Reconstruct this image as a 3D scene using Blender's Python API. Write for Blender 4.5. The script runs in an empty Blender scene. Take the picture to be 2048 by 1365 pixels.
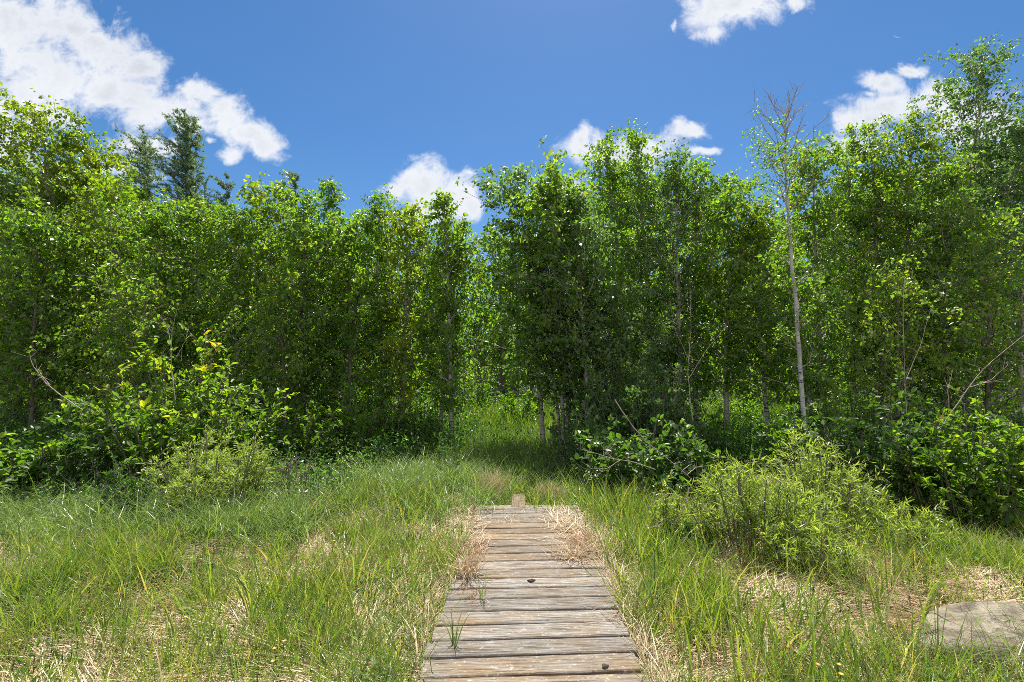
import bpy, math, random
import numpy as np
from mathutils import Vector

# ------------------------------------------------------------------ camera, sky, sun, exposure
scene = bpy.context.scene
F = 950.0            # focal length in photo pixels (2048 wide)
CAM_H = 1.6
PITCH = math.atan(62.5 / F)
cam_d = bpy.data.cameras.new('camera')
cam_d.sensor_width = 36.0
cam_d.lens = F / 2048 * 36.0
cam_d.clip_start = 0.05
cam_d.clip_end = 3000
cam = bpy.data.objects.new('camera', cam_d)
scene.collection.objects.link(cam)
cam.location = (0, 0, CAM_H)
cam.rotation_euler = (math.pi / 2 + PITCH, 0, 0)
scene.camera = cam

SUN_EL = math.radians(63)
SUN_AZ = math.radians(9)      # clockwise from +Y
sun_d = bpy.data.lights.new('sun', 'SUN')
sun_d.energy = 5.0
sun_d.angle = math.radians(0.5)
sun_d.color = (1.0, 0.95, 0.86)
sun = bpy.data.objects.new('sun', sun_d)
scene.collection.objects.link(sun)
sd = Vector((math.sin(SUN_AZ) * math.cos(SUN_EL), math.cos(SUN_AZ) * math.cos(SUN_EL), math.sin(SUN_EL)))
sun.rotation_euler = sd.to_track_quat('Z', 'Y').to_euler()

scene.view_settings.view_transform = 'Standard'
scene.view_settings.look = 'None'
scene.view_settings.exposure = 1.0
scene.view_settings.gamma = 1.0
scene.render.engine = 'CYCLES'
cy = scene.cycles
cy.max_bounces = 8
cy.diffuse_bounces = 4
cy.glossy_bounces = 2
cy.transmission_bounces = 6
cy.use_denoising = False
cy.use_adaptive_sampling = True
cy.adaptive_threshold = 0.02
cy.sample_clamp_indirect = 6
cy.pixel_filter_type = 'GAUSSIAN'
cy.filter_width = 0.95
cy.caustics_reflective = False
cy.caustics_refractive = False
cy.blur_glossy = 0.2


def ray(px, py):
    """direction in world axes with y = 1 for a pixel of the 2048x1365 photograph"""
    x = (px - 1024) / F
    z = (682.5 - py) / F
    c, s = math.cos(PITCH), math.sin(PITCH)
    yy = c - z * s
    zz = s + z * c
    return x / yy, zz / yy


def at(px, py, D):
    u, v = ray(px, py)
    return np.array([u * D, D, CAM_H + v * D])


def build_world():
    w = bpy.data.worlds.new('World')
    scene.world = w
    w.use_nodes = True
    nt = w.node_tree
    N, L = nt.nodes, nt.links
    N.clear()
    out = N.new('ShaderNodeOutputWorld')
    bg = N.new('ShaderNodeBackground')
    sky = N.new('ShaderNodeTexSky')
    sky.sky_type = 'NISHITA'
    sky.sun_disc = False
    sky.sun_elevation = SUN_EL
    sky.sun_rotation = SUN_AZ
    sky.air_density = 1.0
    sky.dust_density = 0.35
    sky.ozone_density = 3.0
    sky.altitude = 300
    tc = N.new('ShaderNodeTexCoord')
    sep = N.new('ShaderNodeSeparateXYZ')
    L.new(tc.outputs['Generated'], sep.inputs[0])

    def math_(op, a, b=None, c=None, clamp=False):
        n = N.new('ShaderNodeMath')
        n.operation = op
        n.use_clamp = clamp
        for i, v in enumerate((a, b, c)):
            if v is None:
                continue
            if isinstance(v, (int, float)):
                n.inputs[i].default_value = v
            else:
                L.new(v, n.inputs[i])
        return n.outputs[0]
    ys = math_('MAXIMUM', sep.outputs['Y'], 0.05)
    u = math_('DIVIDE', sep.outputs['X'], ys)
    v = math_('DIVIDE', sep.outputs['Z'], ys)
    comb = N.new('ShaderNodeCombineXYZ')
    L.new(u, comb.inputs[0])
    L.new(v, comb.inputs[1])

    def noise(scale, detail, rough, off=(0, 0, 0), dist=0.0):
        m = N.new('ShaderNodeMapping')
        m.inputs['Location'].default_value = off
        L.new(comb.outputs[0], m.inputs[0])
        n = N.new('ShaderNodeTexNoise')
        n.inputs['Scale'].default_value = scale
        n.inputs['Detail'].default_value = detail
        n.inputs['Roughness'].default_value = rough
        n.inputs['Distortion'].default_value = dist
        L.new(m.outputs[0], n.inputs['Vector'])
        return n
    # warp
    wn = noise(9.0, 4, 0.6, (3, 1, 0))
    ws = N.new('ShaderNodeVectorMath')
    ws.operation = 'SUBTRACT'
    L.new(wn.outputs['Color'], ws.inputs[0])
    ws.inputs[1].default_value = (0.5, 0.5, 0.5)
    wm = N.new('ShaderNodeVectorMath')
    wm.operation = 'MULTIPLY_ADD'
    L.new(ws.outputs[0], wm.inputs[0])
    wm.inputs[1].default_value = (0.07, 0.07, 0)
    L.new(comb.outputs[0], wm.inputs[2])
    blobs = [  # px, py, rx, ry, softness weight
        (10, 40, 120, 75, 1), (110, 50, 95, 65, 1), (200, 100, 90, 60, 1), (272, 138, 62, 46, 1), (60, 180, 60, 50, 1),
        (110, 165, 140, 70, 1), (230, 195, 120, 55, 1), (320, 222, 85, 38, 1), (0, 250, 60, 60, 1), (20, 300, 80, 50, .9), (60, 130, 90, 60, 1),
        (100, 230, 120, 45, .8), (290, 290, 75, 30, .85), (250, 340, 100, 30, .8), (340, 300, 36, 26, .8),
        (400, 190, 46, 34, 1), (445, 225, 62, 42, 1), (495, 268, 56, 40, 1), (532, 292, 46, 36, 1),
        (462, 310, 42, 22, .9), (390, 250, 50, 25, .9), (412, 280, 16, 10, .7),
        (862, 374, 84, 50, 1), (825, 358, 48, 28, 1), (905, 388, 55, 40, 1), (795, 375, 32, 26, 1), (935, 410, 28, 22, 1),
        (870, 420, 80, 30, 1), (935, 352, 12, 8, .7),
        (1430, 22, 70, 48, 1), (1490, 8, 95, 42, 1), (1590, 5, 40, 26, .9), (1425, 68, 38, 30, .9), (1352, 45, 12, 28, .55),
        (1378, 260, 42, 20, .9), (1404, 297, 42, 12, .85), (1250, 308, 120, 44, 1), (1160, 285, 22, 40, .85),
        (1360, 250, 22, 20, .7), (1130, 400, 60, 60, .8), (1085, 400, 30, 24, .6),
        (1790, 215, 105, 38, 1), (1720, 245, 62, 36, 1), (1860, 200, 90, 38, 1), (1950, 240, 110, 70, 1),
        (1700, 300, 70, 34, .9), (1765, 165, 62, 20, .85), (1825, 140, 36, 17, .9), (2020, 320, 60, 70, 1),
        (1740, 185, 30, 10, .6), (1800, 75, 22, 5, .55),
    ]
    cur = None
    for px, py, rx, ry, wgt in blobs:
        cu, cv = ray(px, py)
        du = (ray(px + rx, py)[0] - cu) * 1.12
        dv = abs(ray(px, py - ry)[1] - cv) * 1.12
        s = N.new('ShaderNodeVectorMath')
        s.operation = 'MULTIPLY_ADD'
        L.new(wm.outputs[0], s.inputs[0])
        s.inputs[1].default_value = (1 / du, 1 / dv, 0)
        s.inputs[2].default_value = (-cu / du, -cv / dv, 0)
        ln = N.new('ShaderNodeVectorMath')
        ln.operation = 'LENGTH'
        L.new(s.outputs[0], ln.inputs[0])
        g = math_('MULTIPLY_ADD', ln.outputs['Value'], -1.0, wgt)
        if cur is None:
            cur = g
        else:
            n = N.new('ShaderNodeMath')
            n.operation = 'SMOOTH_MAX'
            L.new(cur, n.inputs[0])
            L.new(g, n.inputs[1])
            n.inputs[2].default_value = 0.35
            cur = n.outputs[0]
    cur = math_('MINIMUM', cur, 0.75)
    fb = noise(13.0, 12, 0.68, (7, 2, 0), 0.4)
    d = math_('MULTIPLY_ADD', math_('SUBTRACT', fb.outputs['Fac'], 0.485), 2.3, cur)
    mr = N.new('ShaderNodeMapRange')
    mr.interpolation_type = 'SMOOTHSTEP'
    mr.inputs['From Min'].default_value = -0.04
    mr.inputs['From Max'].default_value = 0.72
    L.new(d, mr.inputs['Value'])
    front = math_('GREATER_THAN', sep.outputs['Y'], 0.06)
    a_front = math_('MULTIPLY', mr.outputs[0], front)
    # unseen clouds behind the viewer and high overhead, added to light the tree fronts
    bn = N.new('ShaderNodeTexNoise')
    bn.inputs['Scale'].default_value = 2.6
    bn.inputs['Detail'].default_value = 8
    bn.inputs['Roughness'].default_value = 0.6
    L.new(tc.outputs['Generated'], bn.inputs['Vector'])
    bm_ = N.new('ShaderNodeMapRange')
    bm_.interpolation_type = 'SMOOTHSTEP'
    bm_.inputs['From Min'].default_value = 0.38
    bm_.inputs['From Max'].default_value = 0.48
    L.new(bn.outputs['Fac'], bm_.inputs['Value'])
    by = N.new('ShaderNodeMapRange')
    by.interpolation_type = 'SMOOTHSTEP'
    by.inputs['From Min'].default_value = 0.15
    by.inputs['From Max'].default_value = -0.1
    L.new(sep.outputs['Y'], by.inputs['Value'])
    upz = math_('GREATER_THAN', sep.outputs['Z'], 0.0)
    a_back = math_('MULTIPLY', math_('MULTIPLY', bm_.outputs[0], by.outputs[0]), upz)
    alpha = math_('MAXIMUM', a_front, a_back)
    # cloud radiance: bright sunlit rims, faintly grey thick parts
    sh = noise(4.2, 5, 0.55, (1.5, 4.2, 0), 0.2)
    shade = N.new('ShaderNodeMapRange')
    shade.inputs['From Min'].default_value = 0.15
    shade.inputs['From Max'].default_value = 1.15
    L.new(math_('MULTIPLY', d, math_('MULTIPLY_ADD', sh.outputs['Fac'], 1.6, 0.1)), shade.inputs['Value'])
    ramp = N.new('ShaderNodeMixRGB')
    ramp.inputs[1].default_value = (0.50, 0.51, 0.53, 1)
    ramp.inputs[2].default_value = (0.34, 0.36, 0.40, 1)
    L.new(shade.outputs[0], ramp.inputs[0])
    hs = N.new('ShaderNodeHueSaturation')
    hs.inputs['Saturation'].default_value = 1.27
    hs.inputs['Value'].default_value = 0.92
    L.new(sky.outputs[0], hs.inputs['Color'])
    sc = N.new('ShaderNodeVectorMath')
    sc.operation = 'SCALE'
    sc.inputs['Scale'].default_value = 0.069
    L.new(hs.outputs[0], sc.inputs[0])
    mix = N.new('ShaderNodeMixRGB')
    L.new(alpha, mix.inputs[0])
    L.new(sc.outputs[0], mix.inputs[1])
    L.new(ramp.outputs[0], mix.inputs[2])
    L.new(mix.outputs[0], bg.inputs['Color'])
    bg.inputs['Strength'].default_value = 1.0
    L.new(bg.outputs[0], out.inputs['Surface'])
    w.cycles.sampling_method = 'MANUAL'
    w.cycles.sample_map_resolution = 512


build_world()

# ------------------------------------------------------------------ materials
def mat(name):
    m = bpy.data.materials.new(name)
    m.use_nodes = True
    nt = m.node_tree
    nt.nodes.clear()
    return m, nt, nt.nodes, nt.links


def ramp_node(N, stops):
    r = N.new('ShaderNodeValToRGB')
    e = r.color_ramp.elements
    e[0].position, e[0].color = stops[0][0], (*stops[0][1], 1)
    e[1].position, e[1].color = stops[-1][0], (*stops[-1][1], 1)
    for p, c in stops[1:-1]:
        x = e.new(p)
        x.color = (*c, 1)
    return r


def leaf_mat(name, stops, trans=0.45, tcol=(1.6, 1.5, 0.5), rough=0.38, spec=0.5):
    """green blade/leaf: colour by the per-leaf attribute 'tone', light shines through"""
    m, nt, N, L = mat(name)
    a = N.new('ShaderNodeAttribute')
    a.attribute_name = 'tone'
    r = ramp_node(N, stops)
    L.new(a.outputs['Fac'], r.inputs[0])
    p = N.new('ShaderNodeBsdfPrincipled')
    p.inputs['Roughness'].default_value = rough
    p.inputs['Specular IOR Level'].default_value = spec
    L.new(r.outputs[0], p.inputs['Base Color'])
    t = N.new('ShaderNodeBsdfTranslucent')
    mu = N.new('ShaderNodeMixRGB')
    mu.blend_type = 'MULTIPLY'
    mu.inputs[0].default_value = 1
    mu.inputs[2].default_value = (*tcol, 1)
    L.new(r.outputs[0], mu.inputs[1])
    L.new(mu.outputs[0], t.inputs[0])
    mx = N.new('ShaderNodeMixShader')
    mx.inputs[0].default_value = trans
    L.new(p.outputs[0], mx.inputs[1])
    L.new(t.outputs[0], mx.inputs[2])
    o = N.new('ShaderNodeOutputMaterial')
    L.new(mx.outputs[0], o.inputs[0])
    return m


def bark_mat(name, c1, c2, scale=(18, 18, 5), dark=(0.03, 0.027, 0.025), marks=0.6, rough=0.85):
    m, nt, N, L = mat(name)
    tc = N.new('ShaderNodeTexCoord')
    mp = N.new('ShaderNodeMapping')
    mp.inputs['Scale'].default_value = scale
    L.new(tc.outputs['Object'], mp.inputs[0])
    n = N.new('ShaderNodeTexNoise')
    n.inputs['Scale'].default_value = 1.0
    n.inputs['Detail'].default_value = 6
    L.new(mp.outputs[0], n.inputs['Vector'])
    r = ramp_node(N, [(0.35, c1), (0.65, c2)])
    L.new(n.outputs['Fac'], r.inputs[0])
    mp2 = N.new('ShaderNodeMapping')
    mp2.inputs['Scale'].default_value = (9, 9, 42)
    L.new(tc.outputs['Object'], mp2.inputs[0])
    n2 = N.new('ShaderNodeTexNoise')
    n2.inputs['Scale'].default_value = 1.0
    n2.inputs['Detail'].default_value = 3
    L.new(mp2.outputs[0], n2.inputs['Vector'])
    r2 = ramp_node(N, [(marks, (0, 0, 0)), (marks + 0.06, (1, 1, 1))])
    L.new(n2.outputs['Fac'], r2.inputs[0])
    mx = N.new('ShaderNodeMixRGB')
    L.new(r2.outputs[0], mx.inputs[0])
    L.new(r.outputs[0], mx.inputs[1])
    mx.inputs[2].default_value = (*dark, 1)
    p = N.new('ShaderNodeBsdfPrincipled')
    p.inputs['Roughness'].default_value = rough
    L.new(mx.outputs[0], p.inputs['Base Color'])
    b = N.new('ShaderNodeBump')
    b.inputs['Strength'].default_value = 0.5
    b.inputs['Distance'].default_value = 0.01
    L.new(n.outputs['Fac'], b.inputs['Height'])
    L.new(b.outputs[0], p.inputs['Normal'])
    o = N.new('ShaderNodeOutputMaterial')
    L.new(p.outputs[0], o.inputs[0])
    return m


M = {}
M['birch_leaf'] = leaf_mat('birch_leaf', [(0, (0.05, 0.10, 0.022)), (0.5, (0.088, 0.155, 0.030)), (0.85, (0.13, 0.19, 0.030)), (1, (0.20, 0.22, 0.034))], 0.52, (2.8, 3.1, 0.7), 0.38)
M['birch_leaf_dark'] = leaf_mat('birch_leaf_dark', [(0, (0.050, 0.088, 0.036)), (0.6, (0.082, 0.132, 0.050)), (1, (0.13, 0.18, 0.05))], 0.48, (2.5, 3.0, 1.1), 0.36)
M['poplar_leaf'] = leaf_mat('poplar_leaf', [(0, (0.062, 0.11, 0.018)), (0.5, (0.12, 0.175, 0.024)), (1, (0.22, 0.24, 0.034))], 0.52, (2.25, 2.6, 0.5), 0.38)
M['larch_needle'] = leaf_mat('larch_needle', [(0, (0.07, 0.12, 0.07)), (0.5, (0.12, 0.19, 0.10)), (1, (0.17, 0.24, 0.12))], 0.4, (1.8, 1.9, 1.0), 0.5)
M['alder_leaf'] = leaf_mat('alder_leaf', [(0, (0.04, 0.085, 0.018)), (0.4, (0.085, 0.15, 0.024)), (0.7, (0.17, 0.23, 0.028)), (0.92, (0.27, 0.27, 0.03)), (1, (0.38, 0.22, 0.03))], 0.55, (2.1, 2.4, 0.5), 0.46)
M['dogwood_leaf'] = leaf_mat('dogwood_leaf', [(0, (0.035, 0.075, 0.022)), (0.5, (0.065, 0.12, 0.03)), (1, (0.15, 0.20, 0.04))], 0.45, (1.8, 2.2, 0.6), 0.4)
M['willow_leaf'] = leaf_mat('willow_leaf', [(0, (0.15, 0.22, 0.06)), (0.5, (0.27, 0.35, 0.09)), (0.9, (0.42, 0.47, 0.12)), (1, (0.50, 0.48, 0.14))], 0.46, (1.7, 1.75, 0.6), 0.36)
M['herb_leaf'] = leaf_mat('herb_leaf', [(0, (0.025, 0.065, 0.018)), (0.6, (0.055, 0.12, 0.025)), (1, (0.12, 0.19, 0.03))], 0.5, (2.2, 2.4, 0.6))
M['grass'] = leaf_mat('grass_blade', [(0, (0.055, 0.115, 0.035)), (0.45, (0.11, 0.185, 0.038)), (0.8, (0.20, 0.26, 0.042)), (0.93, (0.26, 0.28, 0.07)), (1, (0.42, 0.34, 0.18))], 0.45, (1.7, 1.8, 0.6), 0.42)
M['sedge'] = leaf_mat('sedge_blade', [(0, (0.075, 0.14, 0.06)), (0.5, (0.14, 0.215, 0.068)), (0.9, (0.19, 0.27, 0.10)), (1, (0.38, 0.33, 0.18))], 0.45, (1.8, 1.8, 0.8), 0.36)
M['straw'] = leaf_mat('straw_blade', [(0, (0.24, 0.16, 0.085)), (0.4, (0.45, 0.335, 0.20)), (0.8, (0.62, 0.50, 0.325)), (1, (0.72, 0.64, 0.46))], 0.2, (1, 0.95, 0.85), 0.5)
M['russet'] = leaf_mat('russet_blade', [(0, (0.20, 0.10, 0.045)), (0.5, (0.38, 0.22, 0.115)), (1, (0.56, 0.40, 0.24))], 0.2, (1, 0.9, 0.8), 0.5)
M['birch_bark'] = bark_mat('birch_bark', (0.24, 0.22, 0.19), (0.42, 0.40, 0.36), marks=0.57)
M['dead_bark'] = bark_mat('pale_dead_bark', (0.28, 0.275, 0.265), (0.46, 0.455, 0.44), marks=0.6)
M['grey_bark'] = bark_mat('grey_bark', (0.085, 0.072, 0.058), (0.19, 0.165, 0.135), marks=0.64)
M['twig'] = bark_mat('bare_twig', (0.22, 0.18, 0.14), (0.40, 0.35, 0.30), marks=0.7)


def ground_mat():
    m, nt, N, L = mat('soil_and_thatch')
    tc = N.new('ShaderNodeTexCoord')
    n = N.new('ShaderNodeTexNoise')
    n.inputs['Scale'].default_value = 1.3
    n.inputs['Detail'].default_value = 8
    L.new(tc.outputs['Object'], n.inputs['Vector'])
    r = ramp_node(N, [(0.3, (0.05, 0.055, 0.02)), (0.5, (0.15, 0.115, 0.06)), (0.7, (0.26, 0.195, 0.115))])
    L.new(n.outputs['Fac'], r.inputs[0])
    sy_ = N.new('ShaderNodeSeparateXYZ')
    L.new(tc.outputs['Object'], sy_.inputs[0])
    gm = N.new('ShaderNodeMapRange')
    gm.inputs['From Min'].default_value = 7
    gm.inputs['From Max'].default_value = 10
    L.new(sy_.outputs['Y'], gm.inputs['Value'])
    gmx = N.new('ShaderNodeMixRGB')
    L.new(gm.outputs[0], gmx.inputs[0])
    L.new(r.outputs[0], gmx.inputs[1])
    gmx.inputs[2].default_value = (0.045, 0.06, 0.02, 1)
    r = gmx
    n2 = N.new('ShaderNodeTexNoise')
    n2.inputs['Scale'].default_value = 60
    n2.inputs['Detail'].default_value = 6
    L.new(tc.outputs['Object'], n2.inputs['Vector'])
    mx = N.new('ShaderNodeMixRGB')
    mx.blend_type = 'OVERLAY'
    mx.inputs[0].default_value = 0.8
    L.new(r.outputs[0], mx.inputs[1])
    L.new(n2.outputs['Fac'], mx.inputs[2])
    p = N.new('ShaderNodeBsdfPrincipled')
    p.inputs['Roughness'].default_value = 0.95
    L.new(mx.outputs[0], p.inputs['Base Color'])
    b = N.new('ShaderNodeBump')
    b.inputs['Distance'].default_value = 0.03
    L.new(n2.outputs['Fac'], b.inputs['Height'])
    L.new(b.outputs[0], p.inputs['Normal'])
    o = N.new('ShaderNodeOutputMaterial')
    L.new(p.outputs[0], o.inputs[0])
    return m


def wood_mat():
    m, nt, N, L = mat('weathered_plank')
    tc = N.new('ShaderNodeTexCoord')
    oi = N.new('ShaderNodeObjectInfo')
    off = N.new('ShaderNodeVectorMath')
    off.operation = 'SCALE'
    off.inputs[0].default_value = (13.7, 29.1, 7.3)
    L.new(oi.outputs['Random'], off.inputs['Scale'])
    ad = N.new('ShaderNodeVectorMath')
    L.new(tc.outputs['Object'], ad.inputs[0])
    L.new(off.outputs[0], ad.inputs[1])

    def noi(scale3, detail, rough=0.6, dist=0):
        mp = N.new('ShaderNodeMapping')
        mp.inputs['Scale'].default_value = scale3
        L.new(ad.outputs[0], mp.inputs[0])
        n = N.new('ShaderNodeTexNoise')
        n.inputs['Scale'].default_value = 1
        n.inputs['Detail'].default_value = detail
        n.inputs['Roughness'].default_value = rough
        n.inputs['Distortion'].default_value = dist
        L.new(mp.outputs[0], n.inputs['Vector'])
        return n.outputs['Fac']
    grain = noi((3.5, 95, 60), 6, 0.7, 0.4)
    r = ramp_node(N, [(0.32, (0.045, 0.038, 0.030)), (0.47, (0.155, 0.138, 0.118)), (0.66, (0.30, 0.285, 0.265))])
    L.new(grain, r.inputs[0])
    # brown-orange stained areas
    st = noi((3.2, 9, 9), 7, 0.7, 0.5)
    rnd = N.new('ShaderNodeMath')
    rnd.operation = 'MULTIPLY_ADD'
    L.new(oi.outputs['Random'], rnd.inputs[0])
    rnd.inputs[1].default_value = 0.22
    L.new(st, rnd.inputs[2])
    rs = ramp_node(N, [(0.48, (0, 0, 0)), (0.70, (0.9, 0.9, 0.9))])
    L.new(rnd.outputs[0], rs.inputs[0])
    mx = N.new('ShaderNodeMixRGB')
    L.new(rs.outputs[0], mx.inputs[0])
    L.new(r.outputs[0], mx.inputs[1])
    br = ramp_node(N, [(0.3, (0.085, 0.058, 0.033)), (0.65, (0.225, 0.165, 0.105))])
    L.new(grain, br.inputs[0])
    L.new(br.outputs[0], mx.inputs[2])
    # bleached lichen flecks
    lf = noi((26, 38, 30), 7, 0.75, 0.8)
    rl = ramp_node(N, [(0.56, (0, 0, 0)), (0.66, (0.75, 0.75, 0.75))])
    L.new(lf, rl.inputs[0])
    mx2 = N.new('ShaderNodeMixRGB')
    L.new(rl.outputs[0], mx2.inputs[0])
    L.new(mx.outputs[0], mx2.inputs[1])
    mx2.inputs[2].default_value = (0.40, 0.395, 0.38, 1)
    # dark cracks
    ck = noi((2.2, 130, 80), 3, 0.5, 1.2)
    rc = ramp_node(N, [(0.30, (1, 1, 1)), (0.36, (0, 0, 0))])
    L.new(ck, rc.inputs[0])
    mx3 = N.new('ShaderNodeMixRGB')
    L.new(rc.outputs[0], mx3.inputs[0])
    L.new(mx2.outputs[0], mx3.inputs[1])
    mx3.inputs[2].default_value = (0.05, 0.042, 0.035, 1)
    # dark mould specks
    sp = noi((9, 30, 30), 8, 0.75, .6)
    rsp = ramp_node(N, [(0.60, (0, 0, 0)), (0.67, (0.8, 0.8, 0.8))])
    L.new(sp, rsp.inputs[0])
    mx4 = N.new('ShaderNodeMixRGB')
    L.new(rsp.outputs[0], mx4.inputs[0])
    L.new(mx3.outputs[0], mx4.inputs[1])
    mx4.inputs[2].default_value = (0.07, 0.06, 0.05, 1)
    p = N.new('ShaderNodeBsdfPrincipled')
    p.inputs['Roughness'].default_value = 0.8
    p.inputs['Specular IOR Level'].default_value = 0.3
    hv = N.new('ShaderNodeHueSaturation')
    rv = N.new('ShaderNodeMath')
    rv.operation = 'FRACT'
    rv2 = N.new('ShaderNodeMath')
    rv2.operation = 'MULTIPLY'
    rv2.inputs[1].default_value = 7.31
    L.new(oi.outputs['Random'], rv2.inputs[0])
    L.new(rv2.outputs[0], rv.inputs[0])
    rv3 = N.new('ShaderNodeMath')
    rv3.operation = 'MULTIPLY_ADD'
    rv3.inputs[1].default_value = 0.45
    rv3.inputs[2].default_value = 0.80
    L.new(rv.outputs[0], rv3.inputs[0])
    L.new(rv3.outputs[0], hv.inputs['Value'])
    hv.inputs['Saturation'].default_value = 1.1
    L.new(mx4.outputs[0], hv.inputs['Color'])
    L.new(hv.outputs[0], p.inputs['Base Color'])
    b = N.new('ShaderNodeBump')
    b.inputs['Strength'].default_value = 0.7
    b.inputs['Distance'].default_value = 0.006
    L.new(grain, b.inputs['Height'])
    b2 = N.new('ShaderNodeBump')
    b2.invert = True
    b2.inputs['Strength'].default_value = 0.8
    b2.inputs['Distance'].default_value = 0.006
    L.new(rc.outputs[0], b2.inputs['Height'])
    L.new(b.outputs[0], b2.inputs['Normal'])
    L.new(b2.outputs[0], p.inputs['Normal'])
    o = N.new('ShaderNodeOutputMaterial')
    L.new(p.outputs[0], o.inputs[0])
    return m


def simple_noise_mat(name, stops, scale=8, bump=0.02, rough=0.85, stretch=(1, 1, 1)):
    m, nt, N, L = mat(name)
    tc = N.new('ShaderNodeTexCoord')
    mp = N.new('ShaderNodeMapping')
    mp.inputs['Scale'].default_value = stretch
    L.new(tc.outputs['Object'], mp.inputs[0])
    n = N.new('ShaderNodeTexNoise')
    n.inputs['Scale'].default_value = scale
    n.inputs['Detail'].default_value = 9
    n.inputs['Roughness'].default_value = 0.65
    n.inputs['Distortion'].default_value = 0.3
    L.new(mp.outputs[0], n.inputs['Vector'])
    r = ramp_node(N, stops)
    L.new(n.outputs['Fac'], r.inputs[0])
    p = N.new('ShaderNodeBsdfPrincipled')
    p.inputs['Roughness'].default_value = rough
    L.new(r.outputs[0], p.inputs['Base Color'])
    b = N.new('ShaderNodeBump')
    b.inputs['Distance'].default_value = bump
    L.new(n.outputs['Fac'], b.inputs['Height'])
    L.new(b.outputs[0], p.inputs['Normal'])
    o = N.new('ShaderNodeOutputMaterial')
    L.new(p.outputs[0], o.inputs[0])
    return m


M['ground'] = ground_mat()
M['wood'] = wood_mat()
M['rock'] = simple_noise_mat('boulder_stone', [(0.3, (0.07, 0.055, 0.037)), (0.5, (0.20, 0.165, 0.12)), (0.68, (0.36, 0.31, 0.24))], 7, 0.06, 0.85, (1, 1, 2.5))
M['pebble'] = simple_noise_mat('dark_pebble', [(0.35, (0.05, 0.04, 0.03)), (0.65, (0.17, 0.13, 0.10))], 60, 0.004)
M['iron'] = simple_noise_mat('rusty_nail', [(0.35, (0.03, 0.02, 0.018)), (0.65, (0.09, 0.05, 0.035))], 200, 0.001)

# ------------------------------------------------------------------ mesh builders (numpy)
COL = scene.collection


class Geo:
    """collects triangles with a per-face tone"""
    def __init__(self):
        self.v, self.f, self.t, self.mi, self.n = [], [], [], [], 0

    def add(self, v, f, t=None, mi=0):
        v = np.asarray(v, dtype=np.float32).reshape(-1, 3)
        f = np.asarray(f, dtype=np.int32).reshape(-1, 3)
        self.v.append(v)
        self.f.append(f + self.n)
        self.n += len(v)
        if t is None:
            t = np.full(len(f), 0.5)
        self.t.append(np.asarray(t, dtype=np.float32))
        self.mi.append(np.full(len(f), mi, dtype=np.int32))

    def build(self, name, materials, parent=None, smooth=False):
        v = np.concatenate(self.v)
        f = np.concatenate(self.f)
        me = bpy.data.meshes.new(name)
        me.vertices.add(len(v))
        me.vertices.foreach_set('co', v.ravel())
        me.loops.add(len(f) * 3)
        me.loops.foreach_set('vertex_index', f.ravel())
        me.polygons.add(len(f))
        me.polygons.foreach_set('loop_start', np.arange(0, len(f) * 3, 3, dtype=np.int32))
        me.polygons.foreach_set('loop_total', np.full(len(f), 3, dtype=np.int32))
        me.polygons.foreach_set('material_index', np.concatenate(self.mi))
        me.polygons.foreach_set('use_smooth', np.full(len(f), smooth))
        at_ = me.attributes.new('tone', 'FLOAT', 'FACE')
        at_.data.foreach_set('value', np.concatenate(self.t))
        if not isinstance(materials, (list, tuple)):
            materials = [materials]
        for m in materials:
            me.materials.append(m)
        me.update(calc_edges=True)
        me.validate()
        o = bpy.data.objects.new(name, me)
        COL.objects.link(o)
        if parent:
            o.parent = parent
        return o


def nrm(a):
    return a / np.maximum(np.linalg.norm(a, axis=-1, keepdims=True), 1e-9)


def tubes(P, R, S=5):
    """P: B,K,3 polylines; R: B,K radii -> verts, tris"""
    B, K, _ = P.shape
    T = np.gradient(P, axis=1)
    T = nrm(T)
    ref = np.where(np.abs(T[:, :1, 2:3]) > 0.8, np.array([1.0, 0, 0]), np.array([0, 0, 1.0]))
    ref = np.broadcast_to(ref, T.shape)
    A = nrm(np.cross(T, ref))
    Bn = np.cross(T, A)
    th = np.arange(S) / S * 2 * np.pi
    ring = A[:, :, None, :] * np.cos(th)[None, None, :, None] + Bn[:, :, None, :] * np.sin(th)[None, None, :, None]
    V = P[:, :, None, :] + ring * R[:, :, None, None]
    idx = np.arange(B * K * S).reshape(B, K, S)
    a = idx[:, :-1, :]
    b = np.roll(idx, -1, axis=2)[:, :-1, :]
    c = np.roll(idx, -1, axis=2)[:, 1:, :]
    d = idx[:, 1:, :]
    f = np.concatenate([np.stack([a, b, c], -1).reshape(-1, 3), np.stack([a, c, d], -1).reshape(-1, 3)])
    return V.reshape(-1, 3), f


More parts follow.
